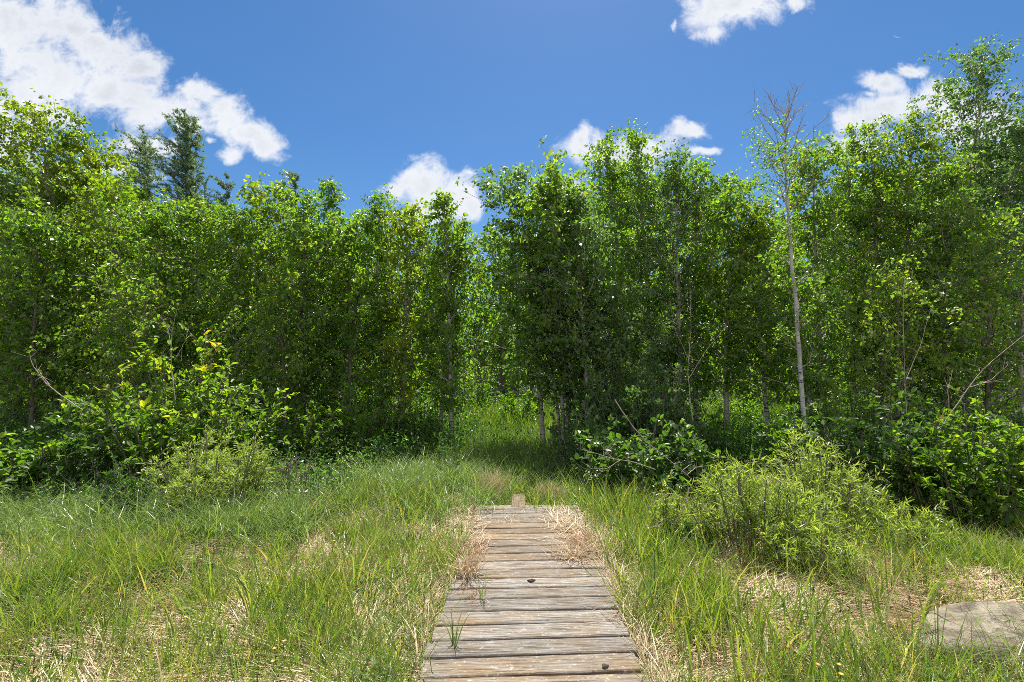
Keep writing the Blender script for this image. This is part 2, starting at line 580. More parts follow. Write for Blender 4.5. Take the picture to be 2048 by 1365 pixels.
def leaves(pos, axis, normal, ln, wd, fold=0.25, kind='simple'):
    """leaf folded along its midrib. pos N,3 base; axis N,3; normal N,3"""
    axis = nrm(axis)
    side = nrm(np.cross(axis, normal))
    nn = np.cross(side, axis)
    ln = np.asarray(ln)[:, None] * np.ones((len(pos), 1))
    wd = np.asarray(wd)[:, None] * np.ones((len(pos), 1))
    N = len(pos)
    if kind == 'simple':
        b = pos
        t = pos + axis * ln
        l = pos + axis * ln * 0.42 + side * wd * 0.5 + nn * wd * fold
        r = pos + axis * ln * 0.42 - side * wd * 0.5 + nn * wd * fold
        V = np.stack([b, l, t, r], 1)
        i = np.arange(N)[:, None] * 4
        f = np.stack([i + [0, 2, 1], i + [0, 3, 2]], 1).reshape(-1, 3)
        return V.reshape(-1, 3), f, 2
    # broad leaf: base, 3 ribs, drooping tip
    pts = []
    for s, w, h in ((0, 0.02, 0), (0.25, 0.42, 0.0), (0.55, 0.5, -0.05), (0.82, 0.27, -0.12)):
        c = pos + axis * ln * s + nn * ln * h
        pts += [c + side * wd * w + nn * wd * fold * w * 2, c, c - side * wd * w + nn * wd * fold * w * 2]
    pts.append(pos + axis * ln * 1.0 - nn * ln * 0.2)
    V = np.stack(pts, 1)
    fl = []
    for k in range(3):
        a = k * 3
        fl += [[a, a + 1, a + 4], [a, a + 4, a + 3], [a + 1, a + 2, a + 5], [a + 1, a + 5, a + 4]]
    fl += [[9, 10, 12], [10, 11, 12]]
    fl = np.array(fl)
    f = (np.arange(N)[:, None, None] * 13 + fl[None]).reshape(-1, 3)
    return V.reshape(-1, 3), f, len(fl)


def ribbons(base, az, h, lean, curl, w, K=4, rng=None, tilt0=None):
    """grass blades: base N,3, az direction of lean, h length, lean start angle from vertical, curl extra angle"""
    N = len(base)
    seg = h / K
    P = [base]
    ang = lean.copy()
    d2 = np.stack([np.cos(az), np.sin(az), np.zeros(N)], 1)
    for k in range(K):
        d = d2 * np.sin(ang)[:, None] + np.array([0, 0, 1.0]) * np.cos(ang)[:, None]
        P.append(P[-1] + d * seg[:, None])
        ang = ang + curl / K * (0.6 + 0.4 * k)
    tw = rng.uniform(0, np.pi, N)
    side = np.stack([np.cos(tw), np.sin(tw), np.zeros(N)], 1)
    prof = np.array([0.75, 1.0, 0.85, 0.6, 0.35, 0.2])[:K] if K != 4 else np.array([0.7, 1.0, 0.85, 0.5])
    V = []
    for k in range(K):
        ww = side * (w * prof[k] * 0.5)[:, None]
        V += [P[k] - ww, P[k] + ww]
    V.append(P[K])
    V = np.stack(V, 1)
    fl = []
    for k in range(K - 1):
        a = k * 2
        fl += [[a, a + 1, a + 3], [a, a + 3, a + 2]]
    fl.append([2 * K - 2, 2 * K - 1, 2 * K])
    fl = np.array(fl)
    f = (np.arange(N)[:, None, None] * (2 * K + 1) + fl[None]).reshape(-1, 3)
    return V.reshape(-1, 3), f, len(fl)


# smooth value noise in the plane
_tab = np.random.default_rng(5).random((256, 256))


def vnoise(x, y, s=1.0, seed=0):
    x = np.asarray(x) * s + seed * 17.31 + 100
    y = np.asarray(y) * s + seed * 7.77 + 100
    xi, yi = np.floor(x).astype(int), np.floor(y).astype(int)
    fx, fy = x - xi, y - yi
    fx, fy = fx * fx * (3 - 2 * fx), fy * fy * (3 - 2 * fy)
    g = lambda a, b: _tab[a % 256, b % 256]
    return (g(xi, yi) * (1 - fx) + g(xi + 1, yi) * fx) * (1 - fy) + (g(xi, yi + 1) * (1 - fx) + g(xi + 1, yi + 1) * fx) * fy


def gz(x, y):
    """ground height"""
    x = np.asarray(x, dtype=float)
    y = np.asarray(y, dtype=float)
    z = -0.17 + 0.16 * (vnoise(x, y, 0.55, 1) - 0.5) + 0.07 * (vnoise(x, y, 1.9, 2) - 0.5)
    z = z + 0.10 * np.exp(-(((x + 1.2) / 1.2) ** 2 + ((y - 6.6) / 1.1) ** 2))
    path = np.exp(-((x - 0.05 - 0.0242 * y) / 0.75) ** 4) * (y < 7)
    z = z * (1 - path) + np.minimum(z, -0.20) * path
    return z


def setp(o, label=None, cat=None, group=None, kind=None):
    for k, v_ in (('label', label), ('category', cat), ('group', group), ('kind', kind)):
        if v_:
            o[k] = v_
    return o


def empty(name, loc, label, cat, group=None):
    o = bpy.data.objects.new(name, None)
    o.empty_display_size = 0.2
    o.location = loc
    COL.objects.link(o)
    return setp(o, label, cat, group)


# ------------------------------------------------------------------ ground
def build_ground():
    near = np.concatenate([-np.geomspace(14, 900, 18)[::-1], np.linspace(-13.5, 13.5, 136), np.geomspace(14, 900, 18)])
    ny = np.concatenate([-np.geomspace(3, 900, 16)[::-1], np.linspace(-2.5, 30, 163), np.geomspace(31, 900, 18)])
    X, Y = np.meshgrid(near, ny)
    Z = gz(X, Y)
    nx_, ny_ = len(near), len(ny)
    idx = np.arange(nx_ * ny_).reshape(ny_, nx_)
    a, b, c, d = idx[:-1, :-1], idx[:-1, 1:], idx[1:, 1:], idx[1:, :-1]
    g = Geo()
    g.add(np.stack([X, Y, Z], -1).reshape(-1, 3), np.concatenate([np.stack([a, b, c], -1).reshape(-1, 3), np.stack([a, c, d], -1).reshape(-1, 3)]))
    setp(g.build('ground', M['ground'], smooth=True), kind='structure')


build_ground()

# ------------------------------------------------------------------ boardwalk
BW_C, BW_S, BW_W, PPITCH = 0.049, 0.0242, 1.208, 0.170


def plank_geo(g, L, W, T, rng, M_=None):
    nx, sx = 14, np.linspace(-L / 2, L / 2, 15)
    ch = 0.006
    prof = [(-W / 2, -T), (-W / 2, -ch), (-W / 2 + ch, 0), (-W / 6, 0.0006), (W / 6, 0.0006), (W / 2 - ch, 0), (W / 2, -ch), (W / 2, -T)]
    V = []
    warp = rng.uniform(-0.004, 0.004)
    for x in sx:
        e1, e2 = rng.uniform(-0.0022, 0.0022, 2)
        zz = warp * math.sin(x * 2.4) + rng.uniform(-0.0006, 0.0006)
        for (y, z) in prof:
            V.append((x, y + (e1 if y < 0 else e2), z + zz))
    V = np.array(V)
    n = len(prof)
    F_ = []
    for i in range(nx):
        for j in range(n):
            a, b = i * n + j, i * n + (j + 1) % n
            c, d = b + n, a + n
            F_ += [(a, c, b), (a, d, c)]
    for s in (0, nx):
        o = s * n
        for j in range(1, n - 1):
            F_.append((o, o + j, o + j + 1) if s == 0 else (o, o + j + 1, o + j))
    g.add(V, F_)


def build_boardwalk():
    rng = np.random.default_rng(3)
    root = empty('boardwalk', (BW_C, 1.0, 0), 'narrow boardwalk of grey weathered planks running towards the trees', 'boardwalk')
    ang = 0.046
    for k in range(-7, 20):
        d = 2.468 + PPITCH * (k + 0.5) + 0.0
        cx = BW_C + BW_S * d
        g = Geo()
        Lk = BW_W + rng.uniform(-0.02, 0.02)
        plank_geo(g, Lk, PPITCH - rng.uniform(0.014, 0.024), 0.036, rng)
        o = g.build('plank', M['wood'], root)
        o.location = (cx - BW_C + rng.uniform(-0.012, 0.012), d - 1.0, rng.uniform(-0.003, 0.002))
        o.rotation_euler = (rng.uniform(-0.012, 0.012), rng.uniform(-0.004, 0.004), ang + rng.uniform(-0.006, 0.006))
    for s in (-1, 1):       # stringers
        g = Geo()
        y0, y1 = 1.2, 5.66
        P = []
        for (y, z) in ((y0, -0.04), (y1, -0.04), (y1, -0.19), (y0, -0.19)):
            for dx in (-0.02, 0.02):
                P.append((BW_S * y + s * 0.50 + dx, y - 1.0, z))
        F_ = [(0, 2, 1), (1, 2, 3), (2, 4, 3), (3, 4, 5), (4, 6, 5), (5, 6, 7), (6, 0, 7), (7, 0, 1), (0, 4, 2), (0, 6, 4), (1, 3, 5), (1, 5, 7)]
        g.add(P, F_)
        g.build('stringer', M['wood'], root)
    # a lone board continuing into the grass
    g = Geo()
    plank_geo(g, 0.62, 0.17, 0.03, rng)
    o = g.build('loose_board', M['wood'])
    p = at(1037, 1000, 6.0)
    o.location = (p[0], 6.06, 0.004)
    o.rotation_euler = (0, 0.01, math.pi / 2 - 0.02)
    setp(o, 'short lone board lying lengthwise in dead grass past the far end of the boardwalk', 'board')


build_boardwalk()

# ------------------------------------------------------------------ trees
def rand_dir(rng, n):
    return nrm(rng.normal(size=(n, 3)))


def make_tree_mesh(seed, H, spread=1.0, lean=(0, 0), nbr=62, sub=7, lps=19, leaf=0.088, t0=0.15,
                   rad=None, elev=(0.55, 1.05), prof='birch', wind=(-0.15, 0, 0), shape=None, stems=1):
    """returns (trunk Geo, crown Geo) around local origin"""
    rng = np.random.default_rng(seed)
    vary = np.random.default_rng(seed + 9000)
    lsc = vary.uniform(.78, 1.22)
    hue = vary.normal(0, .10)
    tg, cg = Geo(), Geo()
    for st in range(stems):
        if stems > 1:
            a0 = st / stems * 6.28 + rng.uniform(0, 1)
            ln_ = (lean[0] + 0.09 * math.cos(a0) * H, lean[1] + 0.06 * math.sin(a0) * H)
            base = np.array([0.10 * math.cos(a0), 0.10 * math.sin(a0), 0])
            h = H * (1 if st == 0 else rng.uniform(0.72, 0.95))
            if st == 0:
                ln_ = lean
            nb = nbr if st == 0 else int(nbr * 0.6)
        else:
            ln_, base, h, nb = lean, np.zeros(3), H, nbr
        K = 14
        t = np.linspace(0, 1, K)
        wob = np.cumsum(rng.normal(0, 0.012 * h / K * 4, (K, 2)), axis=0)
        wob -= wob[0]
        P = np.zeros((K, 3))
        P[:, 0] = base[0] + ln_[0] * t ** 1.4 + wob[:, 0]
        P[:, 1] = base[1] + ln_[1] * t ** 1.4 + wob[:, 1]
        P[:, 2] = t * h - 0.25 * (1 - t)
        r0 = rad or (0.0078 * h + 0.012)
        if stems > 1:
            r0 *= 0.8
        R = r0 * (1 - t) ** 0.8 + 0.004
        v, f = tubes(P[None], R[None], 7)
        tg.add(v, f)
        # branches
        bt = t0 + (0.985 - t0) * (np.arange(nb) + rng.uniform(0, 1, nb)) / nb
        bt = np.clip(bt, 0, 0.985)
        x = (bt - t0) / (1 - t0)
        if prof == 'birch':
            pr = np.interp(x, [0, 0.15, 0.45, 0.75, 0.93, 1], [0.65, 0.95, 1.05, 0.98, 0.6, 0.25])
        elif prof == 'column':
            pr = np.interp(x, [0, 0.3, 0.7, 0.95, 1], [0.6, 0.9, 0.8, 0.4, 0.25])
        elif prof == 'cone':
            pr = np.interp(x, [0, 0.1, 0.5, 1], [0.9, 1.0, 0.62, 0.08])
        else:
            pr = np.interp(x, [0, 0.2, 0.6, 0.9, 1], [0.6, 1.0, 1.0, 0.6, 0.35])
        Lb = spread * 1.42 * pr * rng.uniform(0.45, 1.25, nb)
        az = np.arange(nb) * 2.4 + rng.uniform(-0.5, 0.5, nb)
        el = rng.uniform(elev[0], elev[1], nb) + 0.25 * x
        S0 = np.stack([np.interp(bt, t, P[:, i]) for i in range(3)], 1)
        D0 = np.stack([np.cos(az) * np.cos(el), np.sin(az) * np.cos(el), np.sin(el)], 1)
        k5 = np.linspace(0, 1, 6)
        BP = S0[:, None] + D0[:, None] * (Lb[:, None] * k5)[:, :, None]
        BP[:, :, 2] -= (Lb[:, None] * k5 ** 2) * 0.22
        BP += np.array(wind) * (Lb[:, None] * k5 ** 2)[:, :, None]
        BP[:, 1:] += rng.normal(0, 0.02, (nb, 5, 3)) * Lb[:, None, None]
        Rb = np.interp(bt, t, R)[:, None] * 0.42 * (1 - k5 * 0.85)[None] + 0.0015
        v, f = tubes(BP, Rb, 4)
        tg.add(v, f)
        # twigs
        ns = nb * sub
        bi = np.repeat(np.arange(nb), sub)
        s = np.tile((np.arange(sub) + 0.5) / sub, nb) * 0.85 + 0.15 + rng.uniform(-0.05, 0.05, ns)
        s = np.clip(s, 0.05, 1)
        q = s * 5
        q0 = np.minimum(q.astype(int), 4)
        fr = (q - q0)[:, None]
        TS = BP[bi, q0] * (1 - fr) + BP[bi, q0 + 1] * fr
        TD = nrm(D0[bi] * 0.8 + rand_dir(rng, ns) * 0.9 + np.array([0, 0, -0.05]) + np.array(wind) * 0.8)
        TL = Lb[bi] * rng.uniform(0.28, 0.55, ns) * (1.1 - 0.4 * s) + 0.08
        k3 = np.linspace(0, 1, 4)
        TP = TS[:, None] + TD[:, None] * (TL[:, None] * k3)[:, :, None]
        TP[:, :, 2] -= (TL[:, None] * k3 ** 2) * rng.uniform(0.1, 0.5, ns)[:, None]
        v, f = tubes(TP, np.broadcast_to((0.0028 * (1 - k3 * 0.7))[None], (ns, 4)).copy(), 3)
        tg.add(v, f)
        # leaves; whole twigs thin or full, so the crown has gaps and clumps
        dens = rng.gamma(2.2, 0.45, ns)
        nl = np.maximum(1, (min(lps, 13) / lsc ** 1.6 * dens * np.clip(TL / 0.35, 0.35, 1.6))).astype(int)
        ti = np.repeat(np.arange(ns), nl)
        n = len(ti)
        ss = rng.uniform(0.0, 1.08, n)
        q = np.clip(ss, 0, 0.999) * 3
        q0 = q.astype(int)
        fr = (q - q0)[:, None]
        LP = TP[ti, q0] * (1 - fr) + TP[ti, q0 + 1] * fr
        LP = LP + rng.normal(0, 0.045, (n, 3))
        ax = nrm(TD[ti] * 0.4 + rand_dir(rng, n) * 0.7 + np.array([0, 0, -0.7]) + np.array(wind))
        nm = nrm(rand_dir(rng, n) + np.array([0, 0, 0.3]))
        ll = max(leaf, .094) * lsc * rng.uniform(0.6, 1.2, n)
        v, f, m_ = leaves(LP, ax, nm, ll, ll * rng.uniform(0.6, 0.85, n), 0.18)
        brt = rng.normal(0, 0.10, nb)[bi][ti]
        tone = np.clip(rng.normal(0.45, 0.2, n) + hue + brt + 0.10 * (LP[:, 2] / H), 0, 1)
        cg.add(v, f, np.repeat(tone, m_))
    return tg, cg


def tree(name, label, px, py_top, D, base_px=None, bark='birch_bark', leafm='birch_leaf', group=None, cat='tree', seed=0, **kw):
    """a tree whose top shows at (px, py_top) from its distance D"""
    top = at(px, py_top, D)
    bx = at(base_px if base_px is not None else px, 700, D)[0]
    z0 = float(gz(bx, D))
    H = top[2] - z0 - {'full': .50, 'column': .34}.get(kw.get('prof'), .34) * kw.get('spread', 1.0)
    tg, cg = make_tree_mesh(seed, H, lean=(top[0] - bx, kw.pop('ly', 0.0)), **kw)
    root = empty(name, (bx, D, z0), label, cat, group)
    tg.build('trunk', M[bark], root, smooth=True)
    cg.build('crown', M[leafm], root)
    return root


# front row: px of top, py of top, distance, px of base, options, label
FRONT = [
    (85, 172, 12.0, 120, dict(spread=1.9, nbr=85, sub=8, lps=28, leaf=0.1, prof='full', leafm='poplar_leaf', bark='grey_bark', wind=(-0.25, 0, 0)), 'tallest broad poplar at the left edge of the wood, bright green windblown crown', 'poplar_tree'),
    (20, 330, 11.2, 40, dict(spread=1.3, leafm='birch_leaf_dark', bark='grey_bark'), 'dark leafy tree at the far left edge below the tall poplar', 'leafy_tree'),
    (178, 262, 12.6, 205, dict(spread=1.4, nbr=75, leaf=0.08, leafm='poplar_leaf', bark='grey_bark', prof='full'), 'rounded bright green tree close on the right of the tall poplar', 'poplar_tree'),
    (240, 345, 11.6, 250, dict(spread=1.15, leafm='poplar_leaf', leaf=0.075), 'yellow-green tree standing just left of the tall larch', 'leafy_tree'),
    (65, 420, 10.2, 75, dict(spread=1.1, leafm='birch_leaf', bark='grey_bark', t0=.2, lps=22), 'sparse low tree in front of the tall poplar, dark stem showing', 'leafy_tree'),
    (330, 405, 10.8, 340, dict(spread=1.1, leafm='birch_leaf', bark='grey_bark'), 'dense young tree directly in front of the tall larch', 'young_tree'),
    (400, 385, 11.5, 395, dict(spread=1.0, leafm='poplar_leaf'), 'bright young tree below the right shoulder of the tall larch', 'young_tree'),
    (470, 400, 11.0, 480, dict(spread=0.9), 'low-topped birch in the dip right of the tall larch', 'birch_tree'),
    (545, 352, 11.3, 530, dict(spread=1.0, leafm='poplar_leaf', leaf=.07), 'yellow-green birch with pointed top left of the small larch tip', 'birch_tree'),
    (606, 392, 10.7, 610, dict(spread=0.9, bark='grey_bark'), 'full birch in front of the small larch tip', 'birch_tree'),
    (662, 345, 11.8, 668, dict(spread=0.62, prof='column', leafm='birch_leaf'), 'narrow tree with a lone tufted top above its neighbours, left of centre', 'birch_tree'),
    (705, 425, 10.9, 700, dict(spread=0.9, bark='grey_bark'), 'lower tree between the narrow tufted one and the cloud', 'birch_tree'),
    (762, 378, 11.6, 770, dict(spread=0.8, leaf=.066), 'birch whose top touches the left foot of the middle cloud, whitish stem', 'birch_tree'),
    (823, 396, 11.2, 800, dict(spread=0.75, leafm='poplar_leaf'), 'bushy-topped birch in front of the middle cloud', 'birch_tree'),
    (893, 368, 10.8, 905, dict(spread=0.72, prof='column'), 'slim birch rising before the right half of the middle cloud', 'birch_tree'),
    (938, 430, 11.4, 880, dict(spread=0.7, t0=.25), 'leaning birch on the left side of the grassy opening', 'birch_tree'),
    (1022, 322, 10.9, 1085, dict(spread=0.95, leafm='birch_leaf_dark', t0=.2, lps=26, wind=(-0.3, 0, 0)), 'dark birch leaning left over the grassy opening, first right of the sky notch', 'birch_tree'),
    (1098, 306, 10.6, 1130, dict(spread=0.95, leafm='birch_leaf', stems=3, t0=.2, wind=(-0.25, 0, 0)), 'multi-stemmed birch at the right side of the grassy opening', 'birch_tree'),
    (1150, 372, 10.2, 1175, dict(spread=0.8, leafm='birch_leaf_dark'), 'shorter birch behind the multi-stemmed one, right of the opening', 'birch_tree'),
    (1218, 266, 12.2, 1235, dict(spread=0.95, leafm='birch_leaf', wind=(-0.25, 0, 0)), 'tall airy birch against the small cloud right of centre', 'birch_tree'),
    (1285, 246, 11.8, 1300, dict(spread=1.0, leafm='birch_leaf', nbr=70), 'tallest full birch right of centre, top between two small clouds', 'birch_tree'),
    (1345, 300, 11.2, 1350, dict(spread=0.9, leafm='birch_leaf_dark'), 'birch just right of the tallest one at centre right', 'birch_tree'),
    (1395, 318, 11.8, 1390, dict(spread=0.8, t0=.18), 'birch with thin drooping top below the flat wisps of cloud', 'birch_tree'),
    (1450, 335, 11.4, 1445, dict(spread=0.85, t0=.2), 'birch left of the gap beside the half-bare birch', 'birch_tree'),
    (1520, 400, 11.0, 1530, dict(spread=0.8, leafm='poplar_leaf', t0=.2), 'leafy young birch low behind the half-bare trunk', 'birch_tree'),
    (1632, 280, 11.6, 1640, dict(spread=1.0, leafm='birch_leaf', nbr=70, leaf=.075), 'green broad-topped tree just right of the half-bare birch', 'leafy_tree'),
    (1690, 265, 12.2, 1700, dict(spread=0.9, lps=24), 'airy tree below the right-hand cloud', 'leafy_tree'),
    (1745, 222, 11.6, 1760, dict(spread=0.85, lps=22), 'tall thin-topped tree standing before the right-hand cloud', 'birch_tree'),
    (1838, 212, 11.2, 1800, dict(spread=1.1, nbr=72, leafm='poplar_leaf'), 'bright green tree left of the towering birch', 'leafy_tree'),
    (1895, 330, 10.6, 1880, dict(spread=1.1, nbr=72, leafm='birch_leaf'), 'bushy tree low before the towering birch', 'leafy_tree'),
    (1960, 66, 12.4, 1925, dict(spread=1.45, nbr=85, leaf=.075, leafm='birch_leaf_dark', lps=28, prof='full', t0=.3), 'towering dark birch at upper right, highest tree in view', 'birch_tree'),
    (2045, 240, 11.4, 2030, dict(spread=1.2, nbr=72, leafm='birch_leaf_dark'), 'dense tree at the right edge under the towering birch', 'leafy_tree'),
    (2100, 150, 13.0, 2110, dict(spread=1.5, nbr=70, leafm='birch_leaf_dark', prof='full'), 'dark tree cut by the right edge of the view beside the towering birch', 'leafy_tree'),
    (1975, 420, 10.0, 1960, dict(spread=1.2, nbr=48, leafm='birch_leaf', bark='grey_bark', lps=8), 'shaded lower tree with grey stems at right, in front of the row', 'leafy_tree'),
    (1580, 520, 9.9, 1625, dict(spread=0.8, nbr=40, leafm='birch_leaf', lps=22, t0=.3), 'short birch leaning beside the white trunk', 'birch_tree'),
    (1215, 560, 10.4, 1225, dict(spread=1.05, nbr=60, leafm='birch_leaf_dark', bark='grey_bark', t0=.06), 'dark bushy tree right of the opening behind the broad-leaved shrub', 'young_tree'),
    (560, 560, 10.0, 575, dict(spread=1.0, nbr=44, leafm='birch_leaf', bark='grey_bark', t0=.1, lps=8), 'dark low tree left of centre in front of the row', 'young_tree'),
    (300, 560, 9.6, 290, dict(spread=1.1, nbr=44, leafm='birch_leaf', bark='grey_bark', t0=.1, lps=8), 'shaded low tree behind the yellow-tipped shrub', 'young_tree'),
    (1800, 540, 9.6, 1790, dict(spread=1.1, nbr=44, leafm='birch_leaf', bark='grey_bark', t0=.08, lps=8), 'shaded low tree with reddish stems behind the right-hand shrubs', 'young_tree'),
]
for i, (px, py, D, bpx, kw, label, nm) in enumerate(FRONT):
    kw = dict(kw)
    tree(nm, label, px, py, D, bpx, seed=100 + i, cat='tree', **kw)


def copy_tree(src, loc, rotz, sc, label=None, group=None):
    r = src.copy()
    COL.objects.link(r)
    r.location = loc
    r.rotation_euler = (0, 0, rotz)
    r.scale = (sc * 1.0, sc * 1.0, sc)
    if label:
        r['label'] = label
    if group:
        r['group'] = group
    for ch in list(src.children):
        c = ch.copy()
        COL.objects.link(c)
        c.parent = r
    return r


# second row and the wood beyond the clearing: a few kinds, then copies
def back_rows():
    rng = np.random.default_rng(77)
    kinds = []
    for k in range(6):
        H = 6.0
        tg, cg = make_tree_mesh(300 + k, H, spread=1.15, nbr=70, sub=7, lps=13, leaf=0.095, t0=0.14 + 0.02 * k,
                                prof=('birch', 'full', 'column')[k % 3])
        kinds.append((tg, cg))
    protos = []

    def place(k, loc, rz, sc, label, group, nm):
        if protos[k] is None:
            r = empty(nm, loc, label, 'tree', group)
            tg, cg = kinds[k]
            tg.build('trunk', M['grey_bark' if k % 2 else 'birch_bark'], r, smooth=True)
            cg.build('crown', M['birch_leaf' if k % 2 else 'birch_leaf_dark'], r)
            r.rotation_euler = (0, 0, rz)
            r.scale = (sc, sc, sc)
            protos[k] = r
        else:
            copy_tree(protos[k], loc, rz, sc, label, group)
    protos = [None] * 6
    # second row, D 13.5-16, tops a little under the front silhouette
    sil = [(0, 350), (90, 300), (250, 370), (450, 430), (600, 430), (800, 440), (960, 470), (1050, 420), (1200, 350), (1350, 350), (1500, 420), (1650, 360), (1800, 330), (2048, 240), (2300, 240)]
    sx, sy = zip(*sil)
    px = -150.0
    i = 0
    while px < 2250:
        D = rng.uniform(14.0, 17.0)
        ptop = np.interp(px, sx, sy) + rng.uniform(0, 50)
        skip = 830 < px < 1190 or 1340 < px < 1660
        if skip:
            D = rng.uniform(24.5, 27)
        p = at(px, ptop, D)
        z = float(gz(p[0], D))
        side = 'left' if px < 1000 else 'right'
        grp = 'birches in the second row %s of the opening' % side
        place(i % 6, (p[0], D, z), rng.uniform(0, 6.28), (p[2] - z) / 6.0,
              'slender leafy birch half hidden in the second row %s of the grassy opening' % side, grp, 'birch_tree')
        px += rng.uniform(105, 165)
        i += 1
    # far wood beyond the clearing, D 23-32
    px = -200.0
    while px < 2300:
        D = rng.uniform(26, 34)
        ptop = np.interp(px, sx, sy) + rng.uniform(15, 70)
        p = at(px, ptop, D)
        z = float(gz(p[0], D))
        place(i % 6, (p[0], D, z), rng.uniform(0, 6.28), (p[2] - z) / 6.0,
              'distant tree of the far wood glimpsed beyond the sunny clearing', 'trees of the far wood beyond the clearing', 'woodland_tree')
        px += rng.uniform(62, 100)
        i += 1


back_rows()


def far_wood():
    """the far-off wood that reads as one mass"""
    rng = np.random.default_rng(404)
    n = 150
    g = Geo()
    m = 1500
    x = rng.uniform(-46, 46, n)
    y = rng.uniform(36, 48, n)
    r = rng.uniform(1.2, 2.4, n)
    h = rng.uniform(6, 11, n)
    P = np.stack([x, y, x * 0 - .3], 1)[:, None] + np.array([0, 0, 1.0]) * (np.linspace(0, 1, 4)[None] * h[:, None])[:, :, None]
    v, f = tubes(P, np.linspace(.14, .03, 4)[None] * np.ones((n, 1)), 5)
    g.add(v, f, np.full(len(f), .3), 1)
    ti = np.repeat(np.arange(n), m)
    u = rng.uniform(.02, 1, n * m)
    a = rng.uniform(0, 6.28, n * m)
    lump_ = .6 + .8 * vnoise(a * 2 + ti * 3.1, u * 9, 1.0, 3)
    rr = r[ti] * np.sqrt(rng.uniform(.15, 1, n * m)) * np.interp(u, [0, .3, .7, 1], [.8, 1, .75, .12]) * lump_
    pos = np.stack([x[ti] + np.cos(a) * rr, y[ti] + np.sin(a) * rr, h[ti] * u], 1)
    ll = rng.uniform(.14, .3, n * m)
    v, f, m_ = leaves(pos, rand_dir(rng, n * m) + [0, 0, -.3], rand_dir(rng, n * m) + [0, 0, .5], ll, ll * .7)
    g.add(v, f, np.repeat(np.clip(rng.normal(.5, .2, n * m), 0, 1), m_))
    setp(g.build('distant_wood', [M['birch_leaf'], M['grey_bark']]), kind='stuff')


far_wood()


# ------------------------------------------------------------------ larches
def larch(label, px, py_top, D, seed, width=1.5, nbr=60, lean=0.3, tuft=1.0):
    rng = np.random.default_rng(seed)
    top = at(px, py_top, D)
    z0 = float(gz(top[0], D))
    H = top[2] - z0
    bx = top[0] + lean
    tg, cg = Geo(), Geo()
    K = 12
    t = np.linspace(0, 1, K)
    P = np.stack([-lean * t ** 2, 0 * t, t * H], 1)
    v, f = tubes(P[None], (0.011 * H * (1 - t) + 0.006)[None], 7)
    tg.add(v, f)
    bt = 0.35 + 0.64 * (np.arange(nbr) + rng.uniform(0, 1, nbr)) / nbr
    x = (bt - 0.35) / 0.65
    Lb = width * np.interp(x, [0, 0.2, 0.6, 1], [1, 1, 0.75, 0.25]) * rng.uniform(0.35, 1.3, nbr)
    az = np.arange(nbr) * 2.4 + rng.uniform(-.4, .4, nbr)
    S0 = np.stack([np.interp(bt, t, P[:, i]) for i in range(3)], 1)
    el = rng.uniform(0.25, 0.75, nbr) + 0.2 * x
    D0 = np.stack([np.cos(az) * np.cos(el), np.sin(az) * np.cos(el), np.sin(el)], 1)
    k6 = np.linspace(0, 1, 7)
    BP = S0[:, None] + D0[:, None] * (Lb[:, None] * k6)[:, :, None]
    BP += np.array([-0.75, 0, 0.30]) * (Lb[:, None] * k6 ** 2)[:, :, None]
    v, f = tubes(BP, (0.014 * (1 - k6 * .8))[None] * (Lb / width)[:, None] + 0.003, 4)
    tg.add(v, f)
    sub = 12
    ns = nbr * sub
    bi = np.repeat(np.arange(nbr), sub)
    s = np.clip(np.tile((np.arange(sub) + .5) / sub, nbr) + rng.uniform(-.04, .04, ns), 0.05, 1)
    q = s * 6
    q0 = np.minimum(q.astype(int), 5)
    fr = (q - q0)[:, None]
    TS = BP[bi, q0] * (1 - fr) + BP[bi, q0 + 1] * fr
    TD = nrm(D0[bi] * 0.9 + rand_dir(rng, ns) * 0.75 + np.array([-0.35, 0, -0.1]))
    TL = Lb[bi] * rng.uniform(.2, .42, ns) * (1.15 - .6 * s) + 0.06
    k4 = np.linspace(0, 1, 4)
    TP = TS[:, None] + TD[:, None] * (TL[:, None] * k4)[:, :, None]
    v, f = tubes(TP, np.broadcast_to((0.006 * (1 - k4 * .6))[None], (ns, 4)).copy(), 3)
    tg.add(v, f)
    # needles in tufts along twigs
    nl = np.maximum(6, (TL * 170 * tuft)).astype(int)
    ti = np.repeat(np.arange(ns), nl)
    n = len(ti)
    ss = rng.uniform(0, 1, n)
    q = np.clip(ss, 0, .999) * 3
    q0 = q.astype(int)
    fr = (q - q0)[:, None]
    LP = TP[ti, q0] * (1 - fr) + TP[ti, q0 + 1] * fr
    ax = nrm(TD[ti] * 0.55 + rand_dir(rng, n) + np.array([-.2, 0, .15]))
    v, f, m_ = leaves(LP, ax, rand_dir(rng, n), rng.uniform(.06, .10, n), rng.uniform(.014, .024, n), 0.1)
    cg.add(v, f, np.repeat(np.clip(rng.normal(.5, .2, n), 0, 1), m_))
    root = empty('larch_tree', (bx, D, z0), label, 'tree')
    tg.build('trunk', M['grey_bark'], root, smooth=True)
    cg.build('crown', M['larch_needle'], root)


larch('tall blue-green larch with feathery top rising above the left trees', 378, 240, 16.0, 11, 1.7, 95, 0.5)
larch('lower feathery larch leaning left against the cloud, left of the taller larch', 290, 280, 16.8, 12, 1.6, 75, 0.5, .9)
larch('short larch tip peeking out just right of the tall larch', 452, 352, 16.2, 13, 0.9, 40, 0.2)
larch('small larch tip above the trees left of the lone tufted top', 592, 345, 17.5, 14, 0.8, 44, 0.1)


